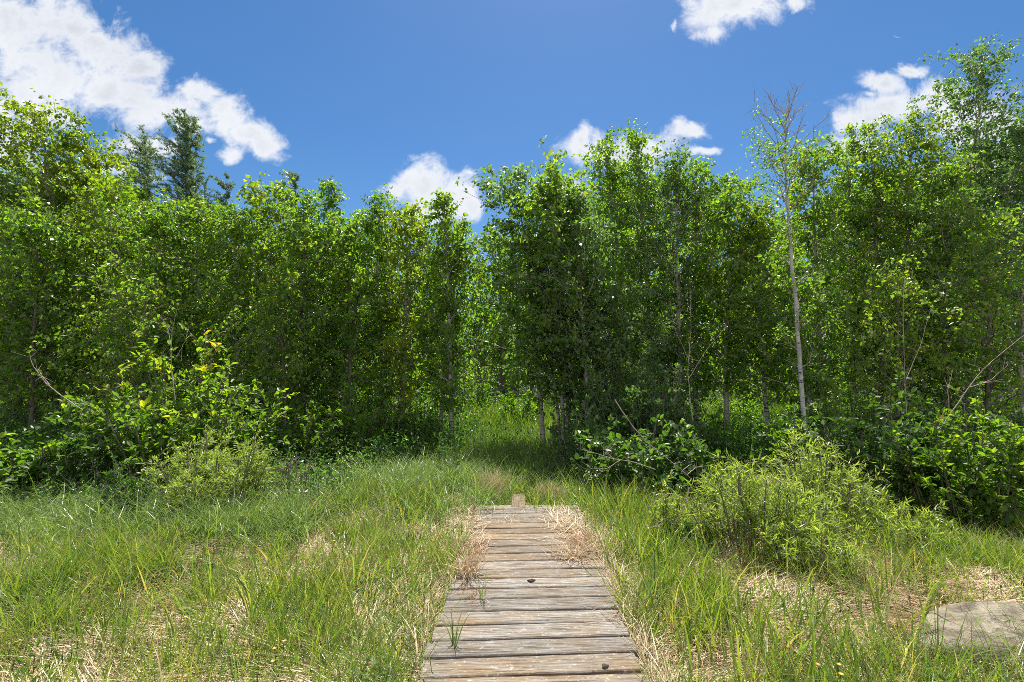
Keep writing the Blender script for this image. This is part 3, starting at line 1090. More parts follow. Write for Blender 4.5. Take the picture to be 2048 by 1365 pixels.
# ------------------------------------------------------------------ half-bare birch
def bare_birch():
    rng = np.random.default_rng(21)
    D = 8.6
    pts = [at(1612, 905, D), at(1603, 770, D), at(1592, 620, D), at(1580, 480, D), at(1573, 370, D), at(1570, 290, D), at(1572, 215, D)]
    base = pts[0].copy()
    z0 = float(gz(base[0], D))
    pts[0][2] = z0 - 0.1
    base[2] = z0
    P = np.array(pts) - base
    t = np.linspace(0, 1, len(P))
    tt = np.linspace(0, 1, 22)
    PP = np.stack([np.interp(tt, t, P[:, i]) for i in range(3)], 1)
    PP[:, :2] += rng.normal(0, 0.008, (22, 2))
    root = empty('birch_tree', base, 'slender half-bare birch with white trunk and leafless forked top, right of centre', 'tree')
    tg, bg_, cg = Geo(), Geo(), Geo()
    R = np.interp(tt, [0, .3, .7, 1], [.042, .034, .019, .006])
    v, f = tubes(PP[None], R[None], 9)
    tg.add(v, f)
    nb = 40
    bt = np.concatenate([np.linspace(.2, .55, 10), np.linspace(.56, .97, 30)])
    az = np.arange(nb) * 2.4
    S0 = np.stack([np.interp(bt, tt, PP[:, i]) for i in range(3)], 1)
    el = rng.uniform(.65, 1.15, nb)
    Lb = np.interp(bt, [.2, .5, .56, .75, 1], [.35, .5, .95, 1.25, .55]) * rng.uniform(.6, 1.15, nb)
    D0 = np.stack([np.cos(az) * np.cos(el), np.sin(az) * np.cos(el) * .8, np.sin(el)], 1)
    k = np.linspace(0, 1, 7)
    BP = S0[:, None] + D0[:, None] * (Lb[:, None] * k)[:, :, None]
    BP[:, 1:] += np.cumsum(rng.normal(0, .012, (nb, 6, 3)), axis=1)
    v, f = tubes(BP, (.0095 * (1 - k * .75))[None] * np.ones((nb, 1)), 5)
    bg_.add(v, f)
    sub = 7
    ns = nb * sub
    bi = np.repeat(np.arange(nb), sub)
    s = np.tile(np.linspace(.3, .98, sub), nb)
    q = s * 6
    q0 = np.minimum(q.astype(int), 5)
    fr = (q - q0)[:, None]
    TS = BP[bi, q0] * (1 - fr) + BP[bi, q0 + 1] * fr
    TD = nrm(D0[bi] + rand_dir(rng, ns) * .75)
    TL = rng.uniform(.12, .32, ns)
    TP = TS[:, None] + TD[:, None] * (TL[:, None] * k[None, ::2])[:, :, None]
    TP[:, 1:] += np.cumsum(rng.normal(0, .012, (ns, 3, 3)), axis=1)
    v, f = tubes(TP, np.broadcast_to((.0042 * (1 - k[::2] * .6))[None], (ns, 4)).copy(), 3)
    bg_.add(v, f)
    # a few leafy side twigs low on its left
    sel = np.where((TP[:, -1, 0] < PP[-1, 0] + 0.1) & (S0[bi, 2] < 5.5))[0]
    ti = np.repeat(sel, 16)
    n = len(ti)
    LP = TP[ti, -1] + rng.normal(0, .07, (n, 3))
    v, f, m_ = leaves(LP, rand_dir(rng, n) + [0, 0, -.5], rand_dir(rng, n), rng.uniform(.04, .065, n), rng.uniform(.03, .045, n))
    cg.add(v, f, np.repeat(rng.uniform(.2, .9, n), m_))
    tg.build('trunk', M['dead_bark'], root, smooth=True)
    bg_.build('bare_branches', M['twig'], root)
    cg.build('crown', M['birch_leaf'], root)
    return root


bare_birch()


# ------------------------------------------------------------------ shrubs
def shrub(name, label, px, D, py_top, width, nst, sub, lps, leafL, leafR, matn, seed, kind='simple', lean=(0, 0), bare=0.0,
          tipgold=0.3, fill=0.25, cat='shrub', spread_ang=(0.1, 0.75), updir=0.5, depth=0.8):
    """many stems from a base, twigs, leaves"""
    rng = np.random.default_rng(seed)
    c = at(px, 700, D)
    z0 = float(gz(c[0], D))
    H = at(px, py_top, D)[2] - z0
    root = empty(name, (c[0], D, z0), label, cat)
    tg, cg = Geo(), Geo()
    az = rng.uniform(0, 6.28, nst)
    rr = np.sqrt(rng.uniform(0, 1, nst))
    hh = H * (1.0 - 0.40 * rr ** 1.6) * (rng.uniform(.35, 1.0, nst) ** .8)
    k = np.linspace(0, 1, 7)
    base = np.stack([np.cos(az) * rr * width * .30, np.sin(az) * rr * width * .24, np.full(nst, -.05)], 1)
    end = np.stack([np.cos(az) * rr * width * .5 + lean[0], np.sin(az) * rr * width * .5 * depth + lean[1], hh], 1)
    BP = base[:, None] + (end - base)[:, None] * k[None, :, None]
    BP[:, :, 2] += np.sin(k * np.pi)[None] * hh[:, None] * .07
    BP[:, 1:] += np.cumsum(rng.normal(0, .012 * H, (nst, 6, 3)), axis=1) * .6
    v, f = tubes(BP, (.004 + .005 * H * (1 - k * .85))[None] * np.ones((nst, 1)), 5)
    tg.add(v, f)
    ns = nst * sub
    bi = np.repeat(np.arange(nst), sub)
    s = np.clip(np.tile(fill + (1 - fill) * (np.arange(sub) + .7) / sub, nst) + rng.uniform(-.05, .05, ns), 0.05, 1)
    q = s * 6
    q0 = np.minimum(q.astype(int), 5)
    fr = (q - q0)[:, None]
    TS = BP[bi, q0] * (1 - fr) + BP[bi, q0 + 1] * fr
    bd = nrm(end - base)[bi]
    TD = nrm(bd * updir + rand_dir(rng, ns) * .9 + [0, 0, .15])
    TL = H * rng.uniform(.10, .36, ns) * (1.15 - .5 * s)
    TP = TS[:, None] + TD[:, None] * (TL[:, None] * k[None, ::2])[:, :, None]
    TP[:, :, 2] -= (TL[:, None] * k[None, ::2] ** 2) * .15
    v, f = tubes(TP, np.broadcast_to((.003 * (1 - k[::2] * .6))[None], (ns, 4)).copy(), 3)
    tg.add(v, f)
    keep = rng.uniform(0, 1, ns) > bare
    sel = np.where(keep)[0]
    nl = np.maximum(2, lps * rng.uniform(.5, 1.5, len(sel))).astype(int)
    ti = np.repeat(sel, nl)
    n = len(ti)
    ss = rng.uniform(.05, 1, n)
    q = np.clip(ss, 0, .999) * 3
    q0 = q.astype(int)
    fr = (q - q0)[:, None]
    LP = TP[ti, q0] * (1 - fr) + TP[ti, q0 + 1] * fr
    LP = LP + rng.normal(0, leafL * .12, (n, 3))
    rd = rand_dir(rng, n)
    ax = nrm(TD[ti] * .7 + rd * .8 + [0, 0, 0.05])
    nm_ = nrm(rand_dir(rng, n) * .7 + [0, 0, 1.0]) if kind == 'broad' else nrm(rand_dir(rng, n) + [0, 0, .4])
    ll = leafL * rng.uniform(.55, 1.15, n)
    v, f, m_ = leaves(LP, ax, nm_, ll, ll * leafR, .2, kind)
    up = (LP[:, 2] / max(H, .1))
    tone = rng.normal(.36, .15, n) + tipgold * (.55 * np.clip(s[ti] - .6, 0, 1) * ss + .35 * np.clip(up - .45, 0, .5)) + rng.normal(0, .08, ns)[ti]
    cg.add(v, f, np.repeat(np.clip(tone, 0, 1), m_))
    tg.build('stems', M['grey_bark'], root, smooth=True)
    cg.build('foliage', M[matn], root)
    return root


shrub('alder_shrub', 'large broad-leaved shrub with yellow-orange tips at left, before the dark trees', 375, 7.4, 668, 2.7, 46, 10, 12, .105, .5, 'alder_leaf', 401, 'broad', tipgold=1.1, fill=.28)
shrub('alder_shrub', 'leafy low side of broad-leaved growth left of the yellow-tipped shrub', 190, 6.9, 775, 1.4, 14, 8, 12, .10, .62, 'dogwood_leaf', 402, 'broad', tipgold=.5)
shrub('alder_shrub', 'broad-leaved branch tips poking in at the left edge of the view', -70, 5.2, 780, .9, 9, 7, 9, .10, .55, 'alder_leaf', 403, 'broad', tipgold=1.1)
shrub('willow_shrub', 'pale fine-leaved willow bush at left in front of the yellow-tipped shrub', 430, 5.7, 835, 1.35, 46, 12, 22, .062, .24, 'willow_leaf', 404, tipgold=.3, fill=.15)
shrub('willow_shrub', 'small fine-leaved bush touching the right side of the pale left willow', 505, 6.3, 870, .7, 18, 9, 22, .045, .28, 'willow_leaf', 405, tipgold=.1, fill=.15)
shrub('meadowsweet_plant', 'small upright leafy plant with reddish tips, left of the pale willow bush', 258, 5.3, 905, .42, 12, 10, 20, .045, .32, 'herb_leaf', 406, tipgold=.3, fill=.15, cat='plant')
shrub('willow_shrub', 'largest pale willow bush at right, nearest the boardwalk', 1500, 4.7, 900, 1.25, 44, 11, 12, .088, .17, 'willow_leaf', 407, tipgold=.4, fill=.34)
shrub('willow_shrub', 'pale willow bush at right, taller one behind the nearest willow', 1620, 5.3, 850, 1.25, 40, 11, 12, .088, .17, 'willow_leaf', 408, tipgold=.4, fill=.3)
shrub('willow_shrub', 'low spreading willow at the right end of the willow bushes', 1775, 4.8, 975, 1.1, 24, 10, 12, .088, .17, 'willow_leaf', 409, tipgold=.3, fill=.3)
shrub('alder_shrub', 'bright broad-leaved shrub at far right above the russet dead grass', 1925, 5.5, 785, 1.6, 38, 10, 13, .092, .44, 'alder_leaf', 410, 'broad', tipgold=.55, fill=.25)
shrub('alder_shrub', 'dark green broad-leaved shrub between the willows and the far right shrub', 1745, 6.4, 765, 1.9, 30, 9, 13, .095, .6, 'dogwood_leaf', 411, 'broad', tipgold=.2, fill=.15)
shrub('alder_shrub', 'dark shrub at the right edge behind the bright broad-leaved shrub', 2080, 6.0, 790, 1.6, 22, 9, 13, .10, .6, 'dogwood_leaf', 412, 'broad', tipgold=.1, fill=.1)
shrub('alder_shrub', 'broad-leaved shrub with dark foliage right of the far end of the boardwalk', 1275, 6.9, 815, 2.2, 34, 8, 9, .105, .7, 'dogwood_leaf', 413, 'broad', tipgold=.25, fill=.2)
shrub('alder_shrub', 'low leafy shrub between the dark foliage and the nearest willow', 1405, 6.6, 905, .9, 12, 7, 9, .09, .7, 'dogwood_leaf', 414, 'broad', tipgold=.3, fill=.2)
shrub('sapling', 'little yellow-green sapling beside the bleached bent twigs', 1322, 4.9, 945, .32, 9, 12, 18, .042, .38, 'willow_leaf', 415, tipgold=.6, fill=.1, cat='sapling')
shrub('sapling', 'low green sapling at the foot of the nearest willow', 1375, 4.6, 1040, .6, 14, 9, 18, .042, .35, 'herb_leaf', 416, tipgold=.4, fill=.1, cat='sapling')
shrub('sapling', 'small pale sapling at the shaded grass edge left of the boardwalk end', 700, 7.2, 885, .5, 7, 6, 9, .06, .3, 'willow_leaf', 417, tipgold=.2, fill=.3, bare=.3, cat='sapling')
shrub('sapling', 'thin-leaved plant in the sedge just left of the grassy opening', 885, 6.9, 870, .5, 9, 8, 12, .05, .3, 'herb_leaf', 418, tipgold=.3, cat='sapling')
shrub('dead_shrub', 'brittle brown half-dead shrub right of the pale left willow', 590, 6.2, 870, .7, 14, 9, 3, .03, .4, 'russet', 419, bare=.5, tipgold=.3, cat='shrub')
shrub('alder_shrub', 'leafy shrub in shade at the left foot of the leaning opening birch', 800, 10.2, 800, 1.6, 18, 8, 14, .09, .6, 'alder_leaf', 420, 'broad', tipgold=.1, fill=.1)
shrub('alder_shrub', 'shaded shrub low in the wood behind the left willow', 610, 8.8, 770, 1.7, 20, 8, 14, .09, .6, 'alder_leaf', 421, 'broad', tipgold=.1, fill=.1)


def bent_twigs():
    """bleached bare branches right of the boardwalk"""
    rng = np.random.default_rng(31)
    sets = [
        ('bleached bare branch arching down beside the nearest willow', 4.9, [(1230, 800), (1262, 850), (1300, 890), (1345, 925), (1375, 950), (1395, 975)], [[(1362, 945), (1385, 932), (1405, 940), (1410, 965), (1420, 990)], [(1375, 950), (1400, 938), (1418, 940), (1425, 958)]]),
        ('thin bare branch pointing left over the shade right of the boardwalk', 5.6, [(1310, 940), (1270, 925), (1225, 918), (1185, 905), (1160, 898)], [[(1225, 918), (1210, 900), (1195, 885)], [(1240, 921), (1210, 935), (1165, 932)]]),
        ('grey bare twig hanging low right of the boardwalk', 4.7, [(1378, 975), (1372, 1010), (1350, 1045), (1335, 1080), (1310, 1095)], [[(1372, 1000), (1330, 980), (1285, 1000)], [(1350, 1045), (1320, 1030), (1290, 1040)]]),
        ('long bare branch arching at far left in front of dark trees', 6.0, [(165, 820), (120, 790), (85, 760), (62, 725), (58, 700)], [[(100, 770), (75, 755), (55, 750)], [(125, 795), (108, 765), (112, 745)]]),
        ('upright dead twig rising above the yellow-tipped shrub', 6.5, [(350, 800), (343, 740), (342, 690), (345, 655), (358, 605)], [[(342, 690), (325, 660), (305, 645)], [(344, 665), (338, 640), (335, 625)], [(350, 720), (366, 680), (366, 650)]]),
        ('dead branch with forks at far right above the bright shrub', 5.6, [(1880, 860), (1920, 800), (1960, 745), (2010, 700), (2050, 670)], [[(1940, 775), (1985, 760), (2020, 730)], [(1900, 830), (1905, 780), (1925, 740)]]),
        ('pair of bare upright saplings standing dark behind the right-hand willows', 7.4, [(1815, 900), (1812, 800), (1808, 700), (1806, 600), (1812, 520)], [[(1812, 760), (1850, 690), (1880, 610)], [(1808, 680), (1770, 620), (1750, 560)]]),
        ('bare upright branch before the trees right of the opening', 7.6, [(1385, 840), (1375, 740), (1382, 660), (1380, 580)], [[(1376, 760), (1410, 700), (1450, 650)], [(1378, 720), (1345, 660), (1330, 600)]]),
    ]
    for label, D, main, subs in sets:
        g = Geo()
        base = at(*main[0], D)
        allp = [main] + subs
        for j, line in enumerate(allp):
            pts = np.array([at(x, y, D + 0.05 * j) for x, y in line]) - base
            pts[:, 1] += np.linspace(0, rng.uniform(-.3, .3), len(pts)) if j else 0
            t = np.linspace(0, 1, len(pts))
            tt = np.linspace(0, 1, 14)
            P = np.stack([np.interp(tt, t, pts[:, i]) for i in range(3)], 1) + rng.normal(0, .002, (14, 3))
            r = (.0062 if j == 0 else .004) * (1 - tt * .7)
            v, f = tubes(P[None], r[None], 6)
            g.add(v, f)
            nt_ = 6
            idx = rng.integers(4, 14, nt_)
            d = nrm(rand_dir(rng, nt_) + [0, 0, .5])
            k = np.linspace(0, 1, 4)
            TP = P[idx][:, None] + d[:, None] * (rng.uniform(.06, .2, nt_)[:, None] * k)[:, :, None]
            v, f = tubes(TP, np.broadcast_to((.0025 * (1 - k * .6))[None], (nt_, 4)).copy(), 3)
            g.add(v, f)
        o = g.build('bare_branch', M['twig'], smooth=True)
        o.location = base
        setp(o, label, 'branch')


bent_twigs()

shrub('alder_shrub', 'shaded leafy bush under the trees, between the dark broad-leaved shrub and the sunny patch', 1365, 9.3, 775, 1.4, 18, 9, 14, .09, .6, 'birch_leaf', 480, tipgold=.1, fill=.1)
shrub('alder_shrub', 'shaded leafy bush right of the foot of the half-bare birch, under the trees', 1690, 9.0, 730, 1.7, 22, 9, 14, .09, .6, 'birch_leaf', 481, tipgold=.15, fill=.1)
shrub('alder_shrub', 'shaded leafy bush under the trees, halfway between the left willow and the opening', 705, 9.4, 770, 1.7, 20, 9, 14, .09, .6, 'birch_leaf', 482, tipgold=.15, fill=.1)
shrub('willow_shrub', 'lowest small willow between the two big pale willows and the straw', 1600, 4.2, 1010, .9, 22, 9, 11, .085, .17, 'willow_leaf', 440, tipgold=.4, fill=.3)
for k_, (px_, D_, top_, w_, lab_) in enumerate([
        (858, 14.5, 745, 1.3, 'sunlit sapling left of the far grassy opening, behind the leaning stems'),
        (948, 19.0, 700, 2.2, 'dark-footed small tree standing in the middle of the far opening'),
        (1040, 15.5, 770, 1.4, 'leafy sapling at the right back of the grassy opening'),
        (770, 13.0, 770, 1.5, 'sunlit sapling among the thin stems left of the opening'),
        (1490, 14.0, 760, 1.3, 'small sapling standing in the sunny patch right of centre'),
        (905, 24.0, 640, 3.4, 'bright spreading sapling far back behind the opening'),
        (1010, 25.0, 600, 3.4, 'tall bright sapling far back behind the opening, right of the spreading one')]):
    shrub('sapling', lab_, px_, D_, top_, w_, 16, 9, 13, .10, .6, 'birch_leaf', 460 + k_, tipgold=.3, fill=.12, cat='sapling')
shrub('alder_shrub', 'airy leafy bush hiding the foot of the half-bare birch', 1600, 7.6, 790, 1.2, 16, 8, 12, .085, .6, 'alder_leaf', 433, 'broad', tipgold=.3, fill=.15)
shrub('alder_shrub', 'dark low broad-leaved shrub at far left in the shade above the sedge', 55, 7.0, 830, 1.6, 20, 9, 15, .10, .62, 'alder_leaf', 430, 'broad', tipgold=.15, fill=.08)
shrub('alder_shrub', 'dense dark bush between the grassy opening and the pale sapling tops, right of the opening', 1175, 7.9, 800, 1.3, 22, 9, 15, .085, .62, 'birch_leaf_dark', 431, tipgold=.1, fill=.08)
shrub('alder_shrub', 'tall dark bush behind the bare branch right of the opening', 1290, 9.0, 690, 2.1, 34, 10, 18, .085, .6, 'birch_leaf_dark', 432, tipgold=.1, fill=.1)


# ------------------------------------------------------------------ undergrowth and grass (uncountable)
def on_deck(x, y, m=0.0):
    return ((np.abs(x - BW_C - BW_S * y) < BW_W / 2 + m) & (y < 5.72)) | ((np.abs(x - .085) < .15) & (y < 6.4))


def scatter(rng, n, y0, y1, ymargin=1.25):
    """points in the wedge the photo sees, density even over the ground"""
    y = np.sqrt(rng.uniform(y0 ** 2, y1 ** 2, n))
    x = rng.uniform(-1, 1, n) * y * ymargin
    return x, y


def grass_patch(name, matn, n, y0, y1, hmin, hmax, wmin, wmax, seed, dens=None, lean=(0.05, 0.5), curl=(0.3, 1.3),
                tuft=6, tuft_r=0.04, tone=(0.45, 0.22), kind='stuff', deck_margin=0.01, K=4, hfun=None, azbias=None):
    rng = np.random.default_rng(seed)
    x, y = scatter(rng, n, y0, y1)
    if dens is not None:
        k = rng.uniform(0, 1, len(x)) < dens(x, y)
        x, y = x[k], y[k]
    nt_ = len(x)
    ti = np.repeat(np.arange(nt_), tuft)
    N_ = len(ti)
    th = rng.normal(0.35, 0.25, nt_)
    bx = x[ti] + rng.normal(0, tuft_r, N_)
    by = y[ti] + rng.normal(0, tuft_r, N_)
    ok = ~on_deck(bx, by, deck_margin)
    bx, by, ti = bx[ok], by[ok], ti[ok]
    N_ = len(bx)
    base = np.stack([bx, by, gz(bx, by) - .01], 1)
    az = rng.uniform(0, 2 * np.pi, N_)
    if azbias is not None:
        az = azbias + rng.normal(0, 1.0, N_)
    hs = rng.uniform(hmin, hmax, nt_)[ti] * rng.uniform(.55, 1.1, N_)
    if hfun is not None:
        hs = hs * hfun(bx, by)
    v, f, m_ = ribbons(base, az, hs, rng.uniform(lean[0], lean[1], N_), rng.uniform(curl[0], curl[1], N_), rng.uniform(wmin, wmax, N_), K, rng)
    tn = np.clip(tone[0] + rng.normal(0, .13, nt_)[ti] + rng.normal(0, tone[1] * .6, N_), 0, 1)
    g = Geo()
    g.add(v, f, np.repeat(tn, m_))
    o = g.build(name, M[matn])
    return setp(o, kind=kind)


def russet_zone(x, y):
    return np.clip(np.exp(-(((x - 2.9) / 1.0) ** 2 + ((y - 3.9) / .75) ** 2)) + .6 * np.exp(-(((x - 1.5) / .5) ** 2 + ((y - 3.3) / .5) ** 2)), 0, 1)


def open_sward(x, y):
    """1 on the sunny sward, 0 under the shrubs at left"""
    return 1 - np.clip((-x - 1.9) * 2, 0, 1) * np.clip((y - 5.5) * 3, 0, 1)


def thatch(x, y):
    """0..1 where dead straw dominates"""
    a = vnoise(x, y, 1.6, 4) * .55 + vnoise(x, y, 3.9, 5) * .45
    t = np.clip((a - .47) * 4.5, 0, 1)
    t = np.maximum(t, np.exp(-(((x + 2.2) / .9) ** 2 + ((y - 2.6) / .5) ** 2)))          # lower left
    t = np.maximum(t, np.exp(-(((x + 0.85) / .28) ** 2 + ((y - 3.6) / .6) ** 2)) * .9)
    t = np.maximum(t, np.exp(-(((x - 1.05) / .4) ** 2 + ((y - 2.9) / .7) ** 2)))
    t = np.maximum(t, .8 * np.exp(-(((x - 2.2) / .5) ** 2 + ((y - 3.6) / .5) ** 2)))           # right of deck
    t = np.maximum(t, np.exp(-(((x - 2.9) / .9) ** 2 + ((y - 3.5) / .4) ** 2)))           # russet slope
    return t


def lay_straw():
    rng = np.random.default_rng(50)
    for nm, n, seed, matn, dfun in (
        ('dead_straw', 380000, 51, 'straw', lambda x, y: .42 + .58 * thatch(x, y)),
        ('russet_straw', 110000, 52, 'russet', lambda x, y: np.clip(1.6 * russet_zone(x, y) + .5 * np.exp(-(((x + 2.4) / 1.2) ** 2 + ((y - 5.6) / .5) ** 2)) + .05, 0, 1))):
        rng = np.random.default_rng(seed)
        x, y = scatter(rng, n, 1.9, 7.4)
        k = (rng.uniform(0, 1, n) < dfun(x, y)) & ~on_deck(x, y, -.02)
        x, y = x[k], y[k]
        N_ = len(x)
        # local combing direction gives matted swirls
        az = vnoise(x, y, 1.1, 9) * 9 + rng.normal(0, .55, N_)
        base = np.stack([x, y, gz(x, y) + rng.uniform(0, .09, N_)], 1)
        v, f, m_ = ribbons(base, az, rng.uniform(.10, .34, N_), rng.uniform(1.15, 1.6, N_), rng.uniform(-.3, .5, N_), rng.uniform(.003, .0065, N_), 3, rng)
        g = Geo()
        g.add(v, f, np.repeat(np.clip(rng.normal(.55, .22, N_), 0, 1), m_))
        setp(g.build(nm, M[matn]), kind='stuff')


lay_straw()

# meadow grass around the boardwalk
grass_patch('meadow_grass', 'grass', 5600, 1.9, 4.4, .18, .52, .0035, .0085, 61,
            dens=lambda x, y: .10 + .9 * (1 - thatch(x, y)) * (1 - .9 * russet_zone(x, y)) * np.clip(vnoise(x, y, 2.6, 7) * 3.4 - 1.15, 0.03, 1), tuft=17, tuft_r=.045, tone=(.68, .32), lean=(.03, .55), curl=(.2, 1.4))
grass_patch('meadow_grass', 'grass', 6800, 4.2, 7.2, .20, .52, .004, .0095, 62,
            dens=lambda x, y: (.12 + .88 * (1 - .8 * thatch(x, y))) * (1 - .9 * russet_zone(x, y)) * open_sward(x, y) * np.clip(vnoise(x, y, 2.2, 8) * 3.2 - .95, 0.05, 1), tuft=17, tuft_r=.05, tone=(.6, .32), lean=(.03, .55), curl=(.2, 1.5))
# broad reed blades, mostly right of the boardwalk
grass_patch('reed_grass', 'grass', 4200, 2.1, 6.2, .32, .66, .008, .016, 63,
            dens=lambda x, y: np.clip(np.exp(-(((x - .95 - .06 * y) / .42) ** 2)) * (y > 2.9) * 1.0 * (1 - .7 * russet_zone(x, y)) + .45 * np.exp(-(((x - 1.9) / .5) ** 2 + ((y - 2.9) / .6) ** 2)) + .25 * np.exp(-(((x + 2.6) / 1.2) ** 2 + ((y - 3.6) / .5) ** 2)) + .04, 0, 1),
            tuft=6, tuft_r=.045, tone=(.62, .25), lean=(.05, .5), curl=(.1, 1.1))
# arching blue-green sedge: ridge left of the far end, left edge, lower right
grass_patch('sedge', 'sedge', 7000, 4.6, 8.0, .40, .78, .005, .010, 64,
            dens=lambda x, y: np.clip(np.exp(-(((x + 1.5) / 1.6) ** 2 + ((y - 6.4) / .75) ** 2)) + .8 * (x < -2.0) * np.exp(-((y - 5.1) / .6) ** 2) + .12, 0, 1) * (.1 + .9 * open_sward(x, y)) * (x < 1.2),
            tuft=13, tuft_r=.035, tone=(.5, .22), lean=(.08, .6), curl=(.7, 2.1), K=5)
grass_patch('sedge', 'sedge', 1500, 1.9, 4.4, .35, .65, .004, .007, 65,
            dens=lambda x, y: np.clip(1.0 * np.exp(-(((x - 2.7) / .7) ** 2 + ((y - 2.5) / .35) ** 2)) + .7 * np.exp(-(((x + 3.6) / 1.0) ** 2 + ((y - 4.0) / .6) ** 2)) + .6 * np.exp(-(((x + .75) / .16) ** 2)) * (y < 4) + .03, 0, 1),
            tuft=12, tuft_r=.03, tone=(.5, .25), lean=(.1, .7), curl=(.7, 2.0), K=5)
# upright dead stalk clumps at the shrub feet
grass_patch('dead_stalks', 'russet', 1500, 4.0, 7.4, .25, .5, .003, .006, 66,
            dens=lambda x, y: np.clip(np.exp(-(((x + 2.4) / 1.4) ** 2 + ((y - 6.0) / .35) ** 2)) + .6 * np.exp(-(((x - 3.2) / 1.0) ** 2 + ((y - 4.6) / .5) ** 2)) + .02, 0, 1),
            tuft=12, tuft_r=.04, tone=(.4, .25), lean=(.05, .5), curl=(.1, .8))
# shade-side and clearing grass
grass_patch('woodland_grass', 'grass', 9000, 7.0, 13.5, .35, .65, .006, .012, 67,
            dens=lambda x, y: np.clip(.3 + np.exp(-(((x - .3) / 1.7) ** 2)), 0, 1) * np.clip(1 - (x < -2.6) * (y < 9) * .8, 0, 1), tuft=8, tuft_r=.07, tone=(.4, .2), curl=(.3, 1.6))
grass_patch('clearing_grass', 'grass', 11000, 13.0, 24, .45, .8, .012, .022, 68,
            dens=lambda x, y: np.clip(.55 + .5 * np.exp(-(((x - 1) / 4) ** 2)), 0, 1), tuft=7, tuft_r=.12, tone=(.5, .2), curl=(.3, 1.2), K=3)


def undergrowth(name, n, y0, y1, h, leaf, seed, dens, matn='herb_leaf', tone=.4):
    rng = np.random.default_rng(seed)
    x, y = scatter(rng, n, y0, y1, 1.3)
    k = rng.uniform(0, 1, n) < dens(x, y)
    x, y = x[k], y[k]
    k = ~on_deck(x, y, .1)
    x, y = x[k], y[k]
    m = 22
    ti = np.repeat(np.arange(len(x)), m)
    N_ = len(ti)
    hh = (h * rng.uniform(.4, 1.1, len(x)))[ti]
    u = rng.uniform(.1, 1, N_)
    px = x[ti] + rng.normal(0, .10, N_)
    py = y[ti] + rng.normal(0, .10, N_)
    pos = np.stack([px, py, gz(px, py) + hh * u], 1)
    ax = nrm(rand_dir(rng, N_) + [0, 0, .1])
    ll = leaf * rng.uniform(.6, 1.3, N_)
    v, f, m_ = leaves(pos, ax, nrm(rand_dir(rng, N_) + [0, 0, .9]), ll, ll * .5)
    g = Geo()
    g.add(v, f, np.repeat(np.clip(rng.normal(tone, .2, N_), 0, 1), m_))
    # stalks
    k4 = np.linspace(0, 1, 3)
    P = np.stack([x, y, gz(x, y)], 1)[:, None] + np.array([0, 0, 1.0]) * (k4[None] * (h * .9))[:, :, None]
    v, f = tubes(P, np.full(P.shape[:2], .003), 3)
    g.add(v, f, np.full(len(f), .2))
    setp(g.build(name, M[matn]), kind='stuff')


undergrowth('undergrowth', 5200, 7.6, 14, .75, .07, 71, lambda x, y: np.clip(1 - 1.3 * np.exp(-(((x - .2) / 1.3) ** 2)), .06, 1))
undergrowth('thicket', 3000, 9.8, 13.2, 1.1, .085, 74, lambda x, y: ((x / y < -.155) | ((x / y > .10) & (x / y < .37)) | (x / y > .60)) * 1.0, 'birch_leaf_dark', .4)
undergrowth('undergrowth', 3000, 5.6, 8.0, .45, .06, 75, lambda x, y: (1 - open_sward(x, y)), 'birch_leaf_dark', .3)
undergrowth('undergrowth', 2600, 16, 26, 1.1, .11, 72, lambda x, y: np.full(len(x), .9), tone=.7)
undergrowth('clover_and_weeds', 2300, 2.0, 6.5, .20, .042, 73, lambda x, y: np.clip(vnoise(x, y, 1.3, 12) * 1.6 - .4, 0, 1), tone=.75)


# ------------------------------------------------------------------ countable clumps, stones
def clump(name, label, px, py, n, h, matn, seed, lean=(.05, .6), curl=(.1, 1.0), w=(.003, .006), r=.04, z=0.0, cat='grass tuft', ry=None):
    rng = np.random.default_rng(seed)
    u, v_ = ray(px, py)
    D = (CAM_H - z) / -v_
    root_loc = (u * D, D, z)
    b = np.stack([rng.normal(0, r, n), rng.normal(0, ry or r, n), np.full(n, -.004)], 1)
    v, f, m_ = ribbons(b, rng.uniform(0, 6.28, n), h * rng.uniform(.5, 1.1, n), rng.uniform(*lean, n), rng.uniform(*curl, n), rng.uniform(*w, n), 5, rng)
    g = Geo()
    g.add(v, f, np.repeat(np.clip(rng.normal(.5, .25, n), 0, 1), m_))
    o = g.build(name, M[matn])
    o.location = root_loc
    setp(o, label, cat)


clump('dry_grass_tuft', 'upright dry tuft on the left side of the boardwalk, largest dead tuft on the planks', 938, 1150, 150, .34, 'straw', 81, (.1, 1.1), (.3, 1.8), w=(.004, .008), r=.04)
clump('dry_grass_tuft', 'small dry tuft near the left plank ends, nearer than the larger one', 950, 1198, 36, .12, 'russet', 82, (.2, 1.2), (.2, 1.5), r=.035)
clump('dry_grass_tuft', 'dry tuft on the right side of the boardwalk with bare dark stalks', 1145, 1115, 170, .26, 'straw', 83, (.5, 1.55), (-.1, .8), w=(.004, .008), r=.07)
clump('dry_grass_tuft', 'thick pale dead grass on the right of the far planks', 1135, 1045, 750, .26, 'straw', 84, (1.15, 1.6), (-.1, .5), w=(.004, .008), r=.10, ry=.26)
clump('dry_grass_tuft', 'dead grass pile lying over the left ends of the far planks', 930, 1055, 480, .26, 'straw', 85, (1.15, 1.6), (-.1, .5), w=(.004, .008), r=.09, ry=.30)
clump('dry_grass_tuft', 'wispy dead grass at the middle of the far planks', 1020, 1037, 90, .18, 'straw', 86, (1.0, 1.6), (-.1, .6), r=.09)
clump('dry_grass_tuft', 'tall pale stand of dead grass left of the lone board', 985, 1000, 420, .46, 'straw', 87, (.02, .5), (.1, 1.0), w=(.005, .010), r=.07, ry=.12, z=-.1)
